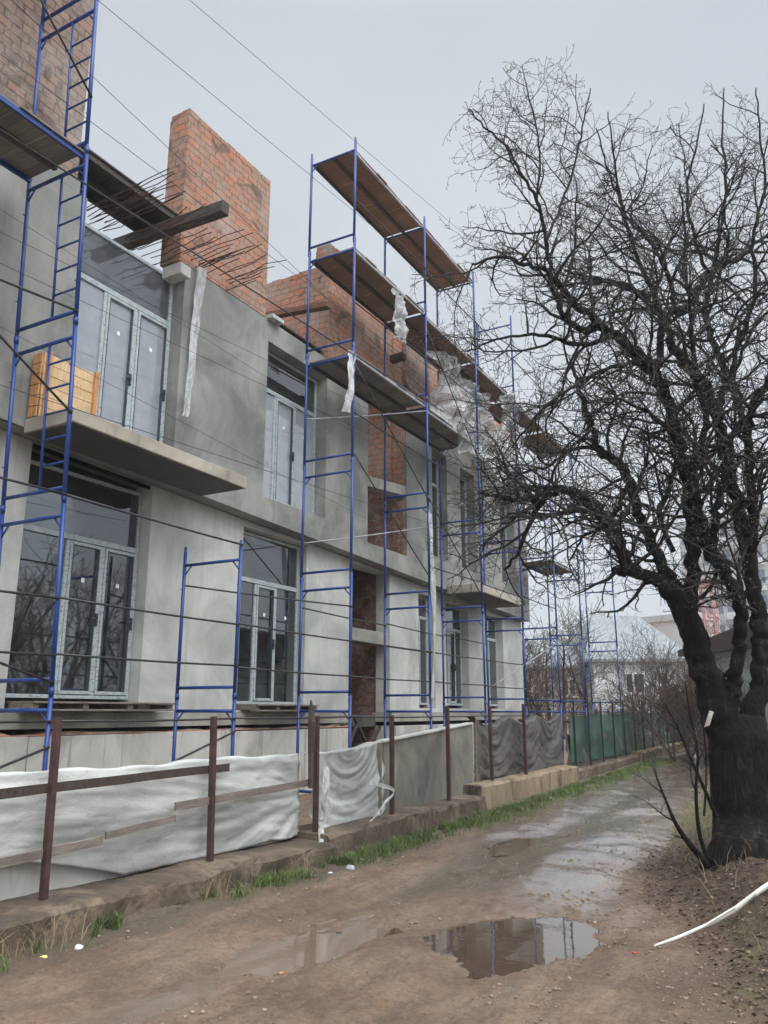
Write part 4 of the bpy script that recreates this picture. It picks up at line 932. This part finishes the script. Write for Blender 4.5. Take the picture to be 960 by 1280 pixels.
limbs=[
 [(915,985,0,34),(900,900,0,36),(884,850,-.05,31),(864,790,-.1,29),(846,748,-.15,27),(822,726,-.2,14),(806,720,-.25,12),(788,712,-.3,12),(779,690,-.35,11),(763,660,-.4,10),(748,638,-.5,10),(731,624,-.6,9),(712,614,-.7,8),(694,613,-.8,7),(672,620,-.9,6),(652,624,-1.,5),(625,622,-1.1,4),(600,616,-1.2,2.2)],
 [(790,713,-.3,11),(778,713,-.32,9),(768,712,-.33,6)],
 [(694,613,-.8,6),(672,632,-.7,5),(660,660,-.6,4),(648,690,-.6,3),(630,712,-.5,2)],
 [(848,745,-.15,17),(836,722,-.1,12),(825,700,0,10),(811,672,.1,9.5),(798,640,.2,9),(787,600,.3,8.5),(776,580,.3,8),(762,573,.35,8),(747,562,.4,7),(740,535,.45,6.5),(730,505,.5,6),(722,480,.5,4),(716,455,.6,2.5)],
 [(860,770,-.05,20),(864,725,0,17),(864,662,.05,16),(858,600,.1,14.5),(849,560,.1,13.5),(842,528,.1,13),(830,495,.1,12.5),(819,470,.05,12),(800,446,0,11),(785,432,0,9.5),(766,418,-.05,9),(748,403,-.1,8),(730,388,-.2,7),(708,368,-.3,6),(684,340,-.4,4.5),(655,330,-.6,4),(623,322,-.8,3),(590,330,-1,2)],
 [(748,403,-.1,7),(730,412,-.2,6.5),(712,404,-.3,6),(700,385,-.4,5),(690,350,-.4,4.5),(683,300,-.4,4),(671,250,-.5,3.3),(650,215,-.6,2.8),(632,182,-.6,2.3),(605,158,-.7,1.8),(586,136,-.8,1.2)],
 [(819,470,.05,8),(825,440,.3,7),(829,401,.4,6.5),(812,378,.5,6),(794,362,.5,5.5),(768,352,.6,5),(737,346,.7,4),(705,338,.8,2.5)],
 [(829,401,.4,6),(842,390,.6,6),(859,382,.7,6),(874,362,.8,5.5),(888,342,.9,5),(908,330,1,4.5),(925,322,1,4),(950,300,1.1,3.4),(975,280,1.2,2)],
 [(842,390,.6,5),(838,360,.6,4.5),(824,322,.6,4),(806,296,.6,3.5),(785,272,.7,3),(770,240,.7,2.4),(758,205,.7,1.8),(745,160,.7,1.2)],
 [(920,960,0,30),(910,905,-.05,24),(914,878,-.1,17),(918,850,-.15,16),(923,815,-.2,15),(926,785,-.25,14.5),(921,748,-.3,14.5),(908,720,-.3,14),(893,700,-.3,13),(880,672,-.3,10),(873,637,-.3,8.5),(865,600,-.3,7),(868,575,-.3,6.5),(882,530,-.2,6),(870,470,-.3,5),(866,420,-.4,4),(860,370,-.5,3),(856,300,-.6,2.4),(850,230,-.7,1.6)],
 [(893,700,-.3,9),(893,670,-.4,8),(895,640,-.5,7.5),(903,600,-.5,6),(912,560,-.6,5.5),(925,530,-.6,5),(950,520,-.7,4),(985,515,-.8,3)],
 [(932,985,0,36),(938,920,0,34),(946,880,0,24),(951,840,0,19),(950,800,.05,18),(946,760,.1,18),(940,710,.1,18),(930,660,.15,17),(920,620,.2,16),(911,590,.2,15),(903,550,.25,14),(894,515,.3,13),(884,488,.3,12),(866,462,.3,11),(848,446,.3,9),(836,420,.3,7),(822,380,.4,5),(800,330,.5,4),(780,270,.6,3),(768,200,.6,2),(760,140,.7,1.2)],
 [(940,690,.1,10),(940,640,.0,9),(938,590,-.1,8.5),(935,545,-.2,8),(942,510,-.3,7),(955,484,-.4,6.5),(972,460,-.5,6)],
 [(894,515,.3,8),(905,480,.5,7),(902,455,.6,6.5),(890,420,.7,6),(882,385,.8,5),(890,340,.9,4.5),(900,290,1,3.5),(908,230,1,3),(902,170,1.,2),(905,110,1,1.2)],
 [(935,545,-.2,6),(920,500,0,5.5),(915,460,.1,5),(930,410,.2,4.5),(945,360,.3,4),(940,300,.3,3.5),(955,240,.4,2.6),(950,170,.4,2),(945,110,.4,1.2)],
 [(885,345,.9,4),(870,300,.8,3.4),(858,250,.8,2.8),(868,190,.8,2),(880,130,.8,1.2)],
 [(683,300,-.4,3),(700,260,-.2,2.6),(716,215,-.1,2.2),(728,160,0,1.7),(738,110,0,1)],
 [(671,250,-.5,2.6),(676,200,-.5,2.2),(668,150,-.5,1.7),(655,95,-.5,1)],
 [(785,600,.3,5),(770,640,.2,4),(750,660,.2,3),(728,672,.1,2.2),(712,700,0,1.6)],
 [(842,690,-.1,5),(826,640,-.2,5),(838,600,-.3,4.5),(848,560,-.4,4),(828,530,-.5,3.5),(800,510,-.6,3),(770,500,-.7,2.5),(735,520,-.8,1.8)],
 [(840,500,.1,5),(815,455,-.3,4.5),(780,455,-.6,4),(740,470,-.8,3.5),(705,490,-1,3),(670,520,-1.1,2.4),(640,560,-1.2,1.6)],
 [(766,418,-.05,5),(735,430,-.4,4.5),(700,425,-.7,4),(665,418,-.9,3),(620,425,-1.1,2.2),(585,440,-1.2,1.4)],
 [(731,624,-.6,5),(705,640,-.9,4.2),(675,648,-1.2,3.4),(650,640,-1.4,2.6),(622,650,-1.5,1.6)],
 [(748,560,.4,4),(715,560,.1,3.5),(690,580,-.2,3),(660,590,-.5,2.4),(628,600,-.7,1.5)],
]
tbase=onz(932,1085,.15)
trp,trr=[Vector((tbase.x,tbase.y,-.15)),Vector((tbase.x,tbase.y,.12))],[.345,.325]
for (u,v,r) in((927,1035,34),(925,990,34),(926,950,37),(926,920,36),(926,895,24)):
    q=ond(u,v,TD); trp.append(q); trr.append(r*TD/1050)
A,B=smooth_path(trp,trr,8)
apr=empty('bare_tree',(tbase.x,tbase.y,.1),label='large old bare tree with wet black trunk and crooked limbs beside the road',cat='tree')
big=[(0,A,B)]; 
def env_big(p):
    k=TD/9.45; d=(p-_C)/k; dep=d.dot(_H); lat=d.dot(_R); z=d.z+1.6
    # crown volume: two overlapping ellipsoids round the trunk
    e1=((lat-2.15)/1.98)**2+((dep-9.1)/2.4)**2+((z-5.6)/4.25)**2
    e2=((lat-4.4)/2.2)**2+((dep-9.6)/2.6)**2+((z-5.6)/4.7)**2
    e3=((lat-1.6)/1.05)**2+((dep-8.6)/1.7)**2+((z-3.7)/1.3)**2
    return (e1<1 or e2<1 or e3<1) and z>2.7
T=Tree(7,env_big)
PB=dict(step=[.2,.13,.09,.06,.03],wig=[.2,.36,.42,.5,.5],up=[0,.05,.03,.02,0],rmin=.0022,space=[.18,.12,.09,.08],len=[(.5,1.9),(.25,.85),(.07,.34),(.018,.045)],ang=(.6,1.35),r0=[.024,.0105,.0052,.0036])
for lb in limbs:
    P,R=L_(lb); P,R=smooth_path(P,R,5)
    for i in range(1,len(P)-1):
        P[i]=P[i]+T.rv()*min(.03,R[i]*.5+.008)
    big.append((0,P,R)); T.kids(P,R,0,PB,start=.14)
mesh_paths([q for q in big[1:]],'limbs',M['bark'],apr,lambda l,r:12 if r>.08 else 8,.05)
def hull(name,paths,vox):
    o=mesh_paths(paths,name,M['bark'],apr,lambda l,r:20,.10)
    for ring in (): pass
    bm_=o.data
    import bmesh
    q=bmesh.new(); q.from_mesh(bm_); bmesh.ops.holes_fill(q,edges=[e for e in q.edges if e.is_boundary],sides=0); bmesh.ops.recalc_face_normals(q,faces=q.faces); q.to_mesh(bm_); q.free()
    r=o.modifiers.new('remesh','REMESH'); r.mode='VOXEL'; r.voxel_size=vox; r.use_smooth_shade=True
    sm=o.modifiers.new('smooth','SMOOTH'); sm.factor=.5; sm.iterations=7
    tx=bpy.data.textures.new('bark_relief','MUSGRAVE' if hasattr(bpy.types,'MusgraveTexture') else 'CLOUDS'); tx.noise_scale=.05
    dm=o.modifiers.new('relief','DISPLACE'); dm.texture=tx; dm.strength=.005; dm.mid_level=.5; dm.texture_coords='LOCAL'
    return o
thick=[]
for lev,P,R in big:
    k=[i for i,r in enumerate(R) if r>.045]
    if len(k)>2: k=k[-1]+1; thick.append((0,P[:k],[r*1.0 for r in R[:k]]))
# root flare
for k in range(8):
    a=k*.785+.2; q=Vector((math.cos(a),math.sin(a),0)); b0=Vector((tbase.x,tbase.y,.42))
    e=b0+q*rng.uniform(.46,.62); e.z=float(ground_h(e.x,e.y))-.06; e0=b0+q*.15; e1=b0+q*.22; e1.z=.26; e2=b0+q*.33; e2.z=.12
    thick.append((0,[e0,e1,e2,e],[.10,.12,.09,.04]))
hull('trunk',thick,.018)
crown=[p for p in T.paths]
mesh_paths(crown,'crown',M['twig'],apr,lambda l,r:5 if l==1 else 3)
# buds: little rhomb clusters on the twigs
def buds(paths,mat,parent,name,step=.045,size=(.004,.009),prob=.8,seed=1):
    rg=np.random.default_rng(seed); C=[]
    for lev,pts,rad in paths:
        if lev<2: continue
        for i in range(1,len(pts)):
            if rg.random()<prob: C.append(tuple(pts[i]))
    C=np.array(C); n=len(C); C+=rg.normal(0,.004,(n,3)); s=rg.uniform(size[0],size[1],(n,1)); d=rg.normal(0,1,(n,3)); d/=np.linalg.norm(d,axis=1,keepdims=True); e=np.cross(d,rg.normal(0,1,(n,3))); e/=np.linalg.norm(e,axis=1,keepdims=True); g=np.cross(d,e)
    co=np.stack([C-d*s*.4,C+e*s*.5,C+g*s*.5,C-(e+g)*s*.4,C+d*s*1.3],1).reshape(-1,3)-np.array(parent.location); k=np.arange(n)[:,None]*5
    tri=np.concatenate([k+np.array([[0,1,2]]),k+np.array([[0,2,3]]),k+np.array([[0,3,1]]),k+np.array([[4,2,1]]),k+np.array([[4,3,2]]),k+np.array([[4,1,3]])])
    me=bpy.data.meshes.new(name); me.vertices.add(len(co)); me.vertices.foreach_set('co',co.ravel().astype('f')); me.loops.add(tri.size); me.loops.foreach_set('vertex_index',tri.ravel().astype('i'))
    me.polygons.add(len(tri)); me.polygons.foreach_set('loop_start',np.arange(0,tri.size,3,dtype='i')); me.polygons.foreach_set('loop_total',np.full(len(tri),3,'i')); me.update(calc_edges=True); me.materials.append(mat)
    o=bpy.data.objects.new(name,me); COL.objects.link(o); o.parent=parent; o['kind']='stuff'; return o
buds(crown,M['bud'],apr,'buds',prob=.62,size=(.005,.012))
print('crown paths',len(crown))
# pale cut wound on the trunk
c=ond(886,899,TD-.42); m=MB(); m.add([c+_R*a*.05+_U*b*.08+_H*h for a,b,h in((-.9,-1,.0),(.1,-.75,-.01),(.9,.9,-.01),(.1,1.1,0),(-.1,.1,-.02),(0,0,.06))],[(0,1,4),(1,2,4),(2,3,4),(3,0,4),(1,0,5),(2,1,5),(3,2,5),(0,3,5)]); m.build('cut_wound',simple('pale cut wood',(.55,.52,.46),.7,.15,8),apr)
# suckers at the foot
def sapling(name,root,dirs,seed,label,cat='shrub'):
    e=empty(name,root,label=label,cat=cat); t=Tree(seed)
    PS=dict(step=[.12,.08,.05],wig=[.15,.25,.35],up=[.05,.06,.03],rmin=.0022,space=[.16,.10],len=[(.2,.7),(.05,.22)],ang=(.4,1.0),r0=[.009,.004])
    for (pts,rad) in dirs:
        P,R=smooth_path([Vector(p) for p in pts],rad,5); t.paths.append((0,P,R)); t.kids(P,R,0,PS,.3)
    mesh_paths([p for p in t.paths if p[0]==0],'stem',M['bark'],e,lambda l,r:8); mesh_paths([p for p in t.paths if p[0]>0],'twigs',M['twig'],e,lambda l,r:4)
    return e
dS=TD-.35
sapling('sucker_shoots',ond(880,1075,dS),[([ond(888,1085,dS),ond(862,1055,dS-.1),ond(845,1030,dS-.15),ond(832,1000,dS-.2),ond(822,975,dS-.2),ond(815,955,dS-.2)],[.035,.03,.02,.012,.009,.004]),
 ([ond(885,1075,dS),ond(874,1040,dS),ond(870,990,dS),ond(872,940,dS),ond(862,890,dS),ond(856,850,dS)],[.022,.02,.017,.013,.009,.004]),
 ([ond(895,1020,dS),ond(880,985,dS),ond(862,945,dS),ond(845,905,dS),ond(830,880,dS-.1)],[.02,.018,.014,.01,.004]),
 ([ond(880,1020,dS+.1),ond(883,960,dS+.1),ond(878,900,dS+.1),ond(868,860,dS+.1)],[.012,.01,.007,.003])],3,'thin black sucker shoots rising from the foot of the large tree')
# white ribbon on the ground at right
pts=[onz(818,1183,.03)]
for (u,v,z) in((850,1172,.08),(885,1158,.14),(920,1138,.2),(945,1120,.24),(975,1112,.27)): pts.append(onz(u,v,z))
for p in pts: p.z=max(p.z,float(ground_h(p.x,p.y))+.02)
def rib(u,v):
    t=u*(len(pts)-1); i=min(int(t),len(pts)-2); p=pts[i].lerp(pts[i+1],t-i); w=.02+.07*u
    off=(v-.5)*w
    return Vector((p.x+off*.3,p.y+off*.75,max(p.z,float(ground_h(p.x,p.y))+.012)+.5*w*math.sin(v*math.pi)+off*.3*math.sin(u*9)))
o=MB().grid(rib,60,5).build('white_ribbon',simple('soiled white ribbon',(.68,.66,.60),.6,.12,5),None,True,solid=.003); tag(o,'long soiled white ribbon lying on the muddy bank at the right edge','ribbon')

# ---------------------------------------------------------------- background vegetation and houses
def bush(name,base,h,w,seed,mat,label,cat='bush',dens=1.,twmat=None,stems=9,trunk_r=.03):
    e=empty(name,base,label=label,cat=cat,group='bare bushes and trees beyond the fence'); t=Tree(seed); r=t.r
    PS=dict(step=[.5*h/4,.3*h/4,.16*h/4],wig=[.2,.3,.35],up=[.10,.08,.04],rmin=.007*h/4,space=[.27*h/4/dens,.13*h/4/dens],len=[(.25*h,.5*h),(.08*h,.24*h)],ang=(.4,1.1),r0=[.014,.007])
    for k in range(stems):
        d=Vector((r.gauss(0,.35)*w/h*2,r.gauss(0,.35)*w/h*2,1)).normalized(); p=Vector(base)+Vector((r.uniform(-.25,.25)*w,r.uniform(-.25,.25)*w,-.1)); L=h*r.uniform(.6,.95); n=7; pts=[p]
        for i in range(n): d=(d+t.rv()*.16+Vector((0,0,.05))).normalized(); p=p+d*L/n; pts.append(p)
        rad=[trunk_r*(1-.75*i/n) for i in range(n+1)]; t.paths.append((0,pts,rad)); t.kids(pts,rad,0,PS,.15)
    mesh_paths([p for p in t.paths if p[0]==0],'stem' if stems>3 else 'trunk',M['bark'] if stems<4 else mat,e,lambda l,r:5); mesh_paths([p for p in t.paths if p[0]>0],'crown',twmat or mat,e,lambda l,r:3); return e
def gz(p): return Vector((p.x,p.y,float(ground_h(p.x,p.y))))
def at(u,d): q=ond(u,890,d); return gz(q)
bush('bush',at(868,24),3.2,2.4,1,M['thicket'],'dense brown bare bush right of the white house, behind the tree suckers',dens=1.5,stems=14)
bush('bush',at(842,31),3.6,3,2,M['thicket'],'tall brown bare bush at the end of the green net fence',dens=1.4,stems=14)
bush('bush',at(820,36),4.4,3.4,12,M['thicket_grey'],'grey bare bush in front of the right end of the white house',dens=1.2,stems=10)
bush('bush',at(672,31),4.2,3,3,M['thicket'],'brown bare bush behind the blue scaffold end',dens=1.2,stems=10)
bush('bare_tree',at(700,36),6.2,4,4,M['thicket_grey'],'grey bare tree left of the white house behind the scaffold',cat='tree',stems=3,trunk_r=.10,dens=1.3)
bush('bare_tree',at(742,38),5.2,3.6,5,M['thicket_grey'],'bare tree standing in front of the left end of the pale roof',cat='tree',stems=3,trunk_r=.09,dens=1.1)
bush('evergreen_tree',at(742,58),8.5,3.6,6,M['evergreen'],'dull green tree rising behind the pale roof',cat='tree',stems=4,trunk_r=.12,dens=2.2)
bush('bare_tree',at(668,44),8,5,26,M['thicket_grey'],'tall grey bare tree just right of the building corner',cat='tree',stems=3,trunk_r=.12,dens=1.2)
bush('bush',at(915,22),1.6,2,27,M['thicket'],'low rust brown bush between the forks of the large trunk',dens=1.3,stems=10)
bush('bare_tree',at(800,62),8.5,6,8,M['thicket_grey'],'distant grey bare tree behind the pale roof ridge',cat='tree',stems=3,trunk_r=.14,dens=1.2)
bush('bare_tree',at(850,50),8,6,9,M['thicket_grey'],'distant grey bare tree between the white house and the red crane',cat='tree',stems=3,trunk_r=.14,dens=1.3)
bush('bare_tree',at(935,58),8.5,6,10,M['thicket_grey'],'distant grey bare tree before the pale apartment block',cat='tree',stems=3,trunk_r=.14,dens=1.2)
bush('bush',at(765,33),2.4,2.6,14,M['thicket'],'low brown bush in the garden behind the green net fence',dens=1.3,stems=10)
# orientation frames for far buildings
for k,(x,y,h_) in enumerate(((8.5,5,7.5),(9.5,10.5,8.5),(8.3,16,7.5),(9.5,22,8.5),(8.5,28.5,8))):
    bush('bare_tree',Vector((x,y,.2)),h_,5.5,70+k,M['thicket'],['leftmost','second from left','middle','second from right','rightmost'][k]+' of the dark trees mirrored in the ground floor windows',cat='tree',stems=12,trunk_r=.13,dens=1.0)
def facing_box(m,u0,u1,d,depth,z0,z1,dr=0):
    a=ond(u0,890,d); b=ond(u1,890,d+dr); n=(b-a).normalized(); h=Vector((-n.y,n.x,0))
    if h.dot(_H)<0: h=-h
    vs=[]
    for base in(a,b):
        for k in(0,1):
            for z in(z0,z1): q=base+h*depth*k; vs.append((q.x,q.y,z))
    m.add(vs,[(0,1,3,2),(4,6,7,5),(0,4,5,1),(2,3,7,6),(0,2,6,4),(1,5,7,3)]); return a,b,h
hs=empty('white_house',at(780,42),label='low whitewashed house with a pale sheet roof behind the green fence',cat='house')
m=MB(); a,b,h=facing_box(m,745,872,42,8,.2,4.15); m.build('wall',M['white_wall'],hs)
m=MB(); facing_box(m,660,744,43.5,7,.2,3.9); m.build('side_wing',M['ochre_wall'],hs)
def P_(u,v,d): return ond(u,v,d)
def hiproof(u0,u1,d,depth,ze,zr,ov,inset):
    a=ond(u0,890,d-ov); b=ond(u1,890,d-ov); n=(b-a).normalized(); h=_H
    v=[a.copy(),b.copy(),b+h*(depth+2*ov),a+h*(depth+2*ov)]
    for q in v: q.z=ze
    r0=a+h*(depth/2+ov)+n*inset; r1=b+h*(depth/2+ov)-n*inset; r0.z=r1.z=zr
    m=MB(); low=[Vector((q.x,q.y,ze-.14)) for q in v]; m.add([*v,r0,r1,*low],[(0,1,5,4),(1,2,5),(2,3,4,5),(3,0,4),(0,6,7,1),(1,7,8,2),(2,8,9,3),(3,9,6,0),(6,9,8,7)]); return m
hiproof(735,880,42,8,4.22,6.9,.45,1.6).build('roof',M['slate'],hs)
hiproof(655,748,43.5,7,3.98,6.0,.4,1.6).build('roof',M['slate'],hs)
def win_on(parent,u0,u1,v0,v1,d,mull=.45,name='window'):
    a=ond(u0,890,d-.06); b=ond(u1,890,d-.06); z1=ond(u0,v0,d).z; z0=ond(u0,v1,d).z; n=(b-a).normalized(); W=(b-a).length
    def bar(m,s0,s1,za,zb,p0,p1):
        vs=[]
        for s in(s0,s1):
            for p in(p0,p1):
                for z in(za,zb): q=a+n*s-_H*p; vs.append((q.x,q.y,z))
        m.add(vs,[(0,1,3,2),(4,6,7,5),(0,4,5,1),(2,3,7,6),(0,2,6,4),(1,5,7,3)])
    m=MB(); t=.07; bar(m,0,t,z0,z1,0,.06); bar(m,W-t,W,z0,z1,0,.06); bar(m,t,W-t,z0,z0+t,0,.06); bar(m,t,W-t,z1-t,z1,0,.06); bar(m,W*mull-.05,W*mull+.05,z0+t,z1-t,0,.055); bar(m,-.08,W+.08,z0-.08,z0-.01,0,.12)
    w=m.build(name,M['white_trim'],parent); m=MB(); bar(m,t,W-t,z0+t,z1-t,-.02,.015); m.build('pane',M['dark_opening'],w)
win_on(hs,784,809,841,867,42,.42); win_on(hs,705,722,848,870,43.5)
# pale garage at the right
gr=empty('garage',at(885,24),label='pale grey garage wall seen between the forks of the large trunk',cat='garage')
m=MB(); a=at(868,26); b=at(1080,19)
def slab(m,a,b,z0,z1,th,off=0):
    n=(b-a).normalized(); h=Vector((-n.y,n.x,0)); h=h if h.dot(_H)>0 else -h
    vs=[]
    for q in(a+h*off,b+h*off):
        for k in(0,1):
            for z in(z0,z1 if not isinstance(z1,tuple) else z1[0 if (q-a).length<1 else 1]): p=q+h*th*k; vs.append((p.x,p.y,z))
    m.add(vs,[(0,1,3,2),(4,6,7,5),(0,4,5,1),(2,3,7,6),(0,2,6,4),(1,5,7,3)])
slab(m,a,b,.2,(3.3,4.3),5); m.build('wall',simple('pale grey wall',(.40,.43,.41),.85,.12,1,0,.1),gr)
m=MB(); slab(m,a+(a-b).normalized()*.25,b,3.32,(3.5,4.5),5.4,-.25); m.build('roof',M['wood_dark'],gr)
# apartment blocks far away
def block(name,u0,u1,d,dr,vtop,depth,mat,label,floors,bays,stripe=None):
    e=empty(name,at((u0+u1)/2,d),label=label,cat='apartment block',group='distant apartment blocks'); zt=ond((u0+u1)/2,vtop,d+dr/2).z
    m=MB(); a,b,h=facing_box(m,u0,u1,d,depth,0,zt,dr); m.build('wall',mat,e)
    m=MB(); n=(b-a).normalized(); W=(b-a).length; hh=zt/floors
    m0=MB(); 
    vs=[]
    def bx_(m,s0,s1,z0,z1,p0,p1):
        vs=[]
        for s in(s0,s1):
            for p in(p0,p1):
                for z in(z0,z1): q=a+n*s-h*p; vs.append((q.x,q.y,z))
        m.add(vs,[(0,1,3,2),(4,6,7,5),(0,4,5,1),(2,3,7,6),(0,2,6,4),(1,5,7,3)])
    bw=W/bays
    for i in range(floors):
        for k in range(bays):
            m=MB(); loggia=k%3==1; q=.15 if loggia else .28
            bx_(m,k*bw+q*bw,(k+1)*bw-q*bw,i*hh+1.0,i*hh+hh-.6,-.1,.06); m.build('window',M['dark_block'],e)
            if loggia: m=MB(); bx_(m,k*bw+.08*bw,(k+1)*bw-.08*bw,i*hh+.02,i*hh+.98,.0,.9); m.build('balcony',stripe or mat,e)
    m=MB(); bx_(m,-.3,W+.3,zt,zt+.8,-depth-.3,.4); m.build('parapet',M['roofred'],e)
M['dark_block']=simple('distant glazing',(.16,.19,.23),.3,.3,.4,0,0)
M['roofred']=simple('pinkish parapet',(.42,.41,.40),.8,.1,1,0,0)
M['blk1']=simple('pale beige panel',(.50,.49,.47),.85,.1,.3,0,0); M['blk2']=simple('pale pink brick facing',(.46,.40,.38),.85,.1,.3,0,0)
block('apartment_block',868,1040,120,-14,648,16,M['blk1'],'long pale apartment block seen through the right half of the tree',8,12,simple('white balcony',(.62,.63,.65),.8,.1,1,0,0))
block('apartment_block',880,905,100,3,775,14,M['blk1'],'lower white block seen in the gap between the trunk forks',5,4)
hz=MB((0,0,0)).box(-120,140,-20,230,-1.5,75)
hm=bpy.data.materials.new('thin damp haze'); hm.use_nodes=True; hm.node_tree.nodes.clear(); ho=hm.node_tree.nodes.new('ShaderNodeOutputMaterial'); hv=hm.node_tree.nodes.new('ShaderNodeVolumePrincipled')
hv.inputs['Color'].default_value=(.93,.95,.98,1); hv.inputs['Density'].default_value=.0011; hv.inputs['Anisotropy'].default_value=.2; hm.node_tree.links.new(hv.outputs[0],ho.inputs['Volume'])
ho_=hz.build('haze',hm); tag(ho_,'thin damp haze over the whole street','haze',kind='stuff')
# red tower crane mast
cr=empty('tower_crane',at(900,85),label='red lattice crane mast seen between the two forks of the large trunk',cat='crane')
M['crane']=simple('faded red paint',(.42,.20,.18),.6,.2,2)
m=MB(); c0=at(903,85); zt=ond(896,735,85).z; s=.5
for sx in(-1,1):
    for sy in(-1,1): m.tube([(c0.x+sx*s,c0.y+sy*s,0),(c0.x+sx*s-.5,c0.y+sy*s,zt)],.11,5)
z=0
while z<zt-1.6:
    for sy in(-1,1): m.tube([(c0.x-s,c0.y+sy*s,z),(c0.x+s,c0.y+sy*s,z+1.6)],.06,4); m.tube([(c0.x+s,c0.y+sy*s,z),(c0.x-s,c0.y+sy*s,z)],.06,4)
    for sx in(-1,1): m.tube([(c0.x+sx*s,c0.y-s,z),(c0.x+sx*s,c0.y+s,z+1.6)],.06,4)
    z+=1.6
m.build('mast',M['crane'],cr)
m=MB(); m.box(c0.x-1.0,c0.x+.4,c0.y-.6,c0.y+.6,zt,zt+1.0); m.build('cab',M['crane'],cr,bevel=.1)

# ---------------------------------------------------------------- small litter
def lump(name,u,v,r,mat,label,cat,flat=.5,seed=0,z=0):
    p=onz(u,v,z); zz=float(ground_h(p.x,p.y)); vs,fs=rock_mesh(r,seed,flat); m=MB(); m.add([(p.x+a,p.y+b,zz+c+r*flat*.5) for a,b,c in vs],fs); o=m.build(name,mat,None,True); return tag(o,label,cat)
lump('stone',424,1157,.032,M['iron'],'dark wet stone at the edge of the shallow puddle','stone',.55,2)
lump('plastic_scrap',352,1212,.02,simple('orange scrap',(.6,.25,.08),.5,.2),'small orange scrap lying on the wet road','litter',.4,3)
lump('plastic_scrap',793,1192,.014,simple('red scrap',(.7,.06,.03),.5,.2),'tiny bright red scrap on the mud right of the large puddle','litter',.5,4)
wh=simple('white litter',(.7,.7,.68),.5,.1)
lump('crumpled_wrapper',98,1187,.035,wh,'crumpled white wrapper in the grass near the leftmost post','litter',.5,5)
lump('crumpled_wrapper',55,1196,.03,simple('yellow litter',(.6,.55,.2),.5,.2),'crumpled yellowish wrapper at the kerb foot on the far left','litter',.4,6)
lump('crumpled_wrapper',452,1076,.03,wh,'small white wrapper in the verge grass below the white knot','litter',.5,7)
lump('crumpled_wrapper',413,1093,.03,wh,'small white wrapper at the kerb end left of the grass','litter',.3,8)
lump('plastic_bag',438,1086,.06,M['plastic'],'grey crumpled plastic bag in the grass below the kerb step','litter',.5,9)
STL=['pale','brown','grey','brown','pale','brown','grey']
for k in range(7):
    y=(PY[k]+PY[k+1])/2+rng.uniform(-.4,.4); x=-5.02+rng.uniform(-.08,.16); r=(.035,.03,.04,.045,.045,.05,.05)[k]; vs,fs=rock_mesh(r,100+k,rng.uniform(.4,.7)); z=float(ground_h(x,y)); m=MB(); m.add([(x+a,y+b,z+c+r*.2) for a,b,c in vs],fs)
    w=['first','second','third','fourth','fifth','sixth','seventh','eighth']
    o=m.build('stone',M['kerb' if STL[k]=='brown' else 'plinth'],None,False); tag(o,STL[k]+' stone in the verge below the gap between the %s and %s rusty posts'%(w[k],w[k+1]),'stone',group='rubble stones along the kerb')
p=onz(622,1055,.0); q=onz(640,1052,0); o=MB().tube([(p.x,p.y,float(ground_h(p.x,p.y))+.03),(q.x,q.y,float(ground_h(q.x,q.y))+.05)],.012,6).build('stick',M['wood_dark']); tag(o,'short dark stick lying in the far silty puddle','stick')
for o in bpy.data.objects:
    if '_off' in o: del o['_off']
print('objects',len(bpy.data.objects))
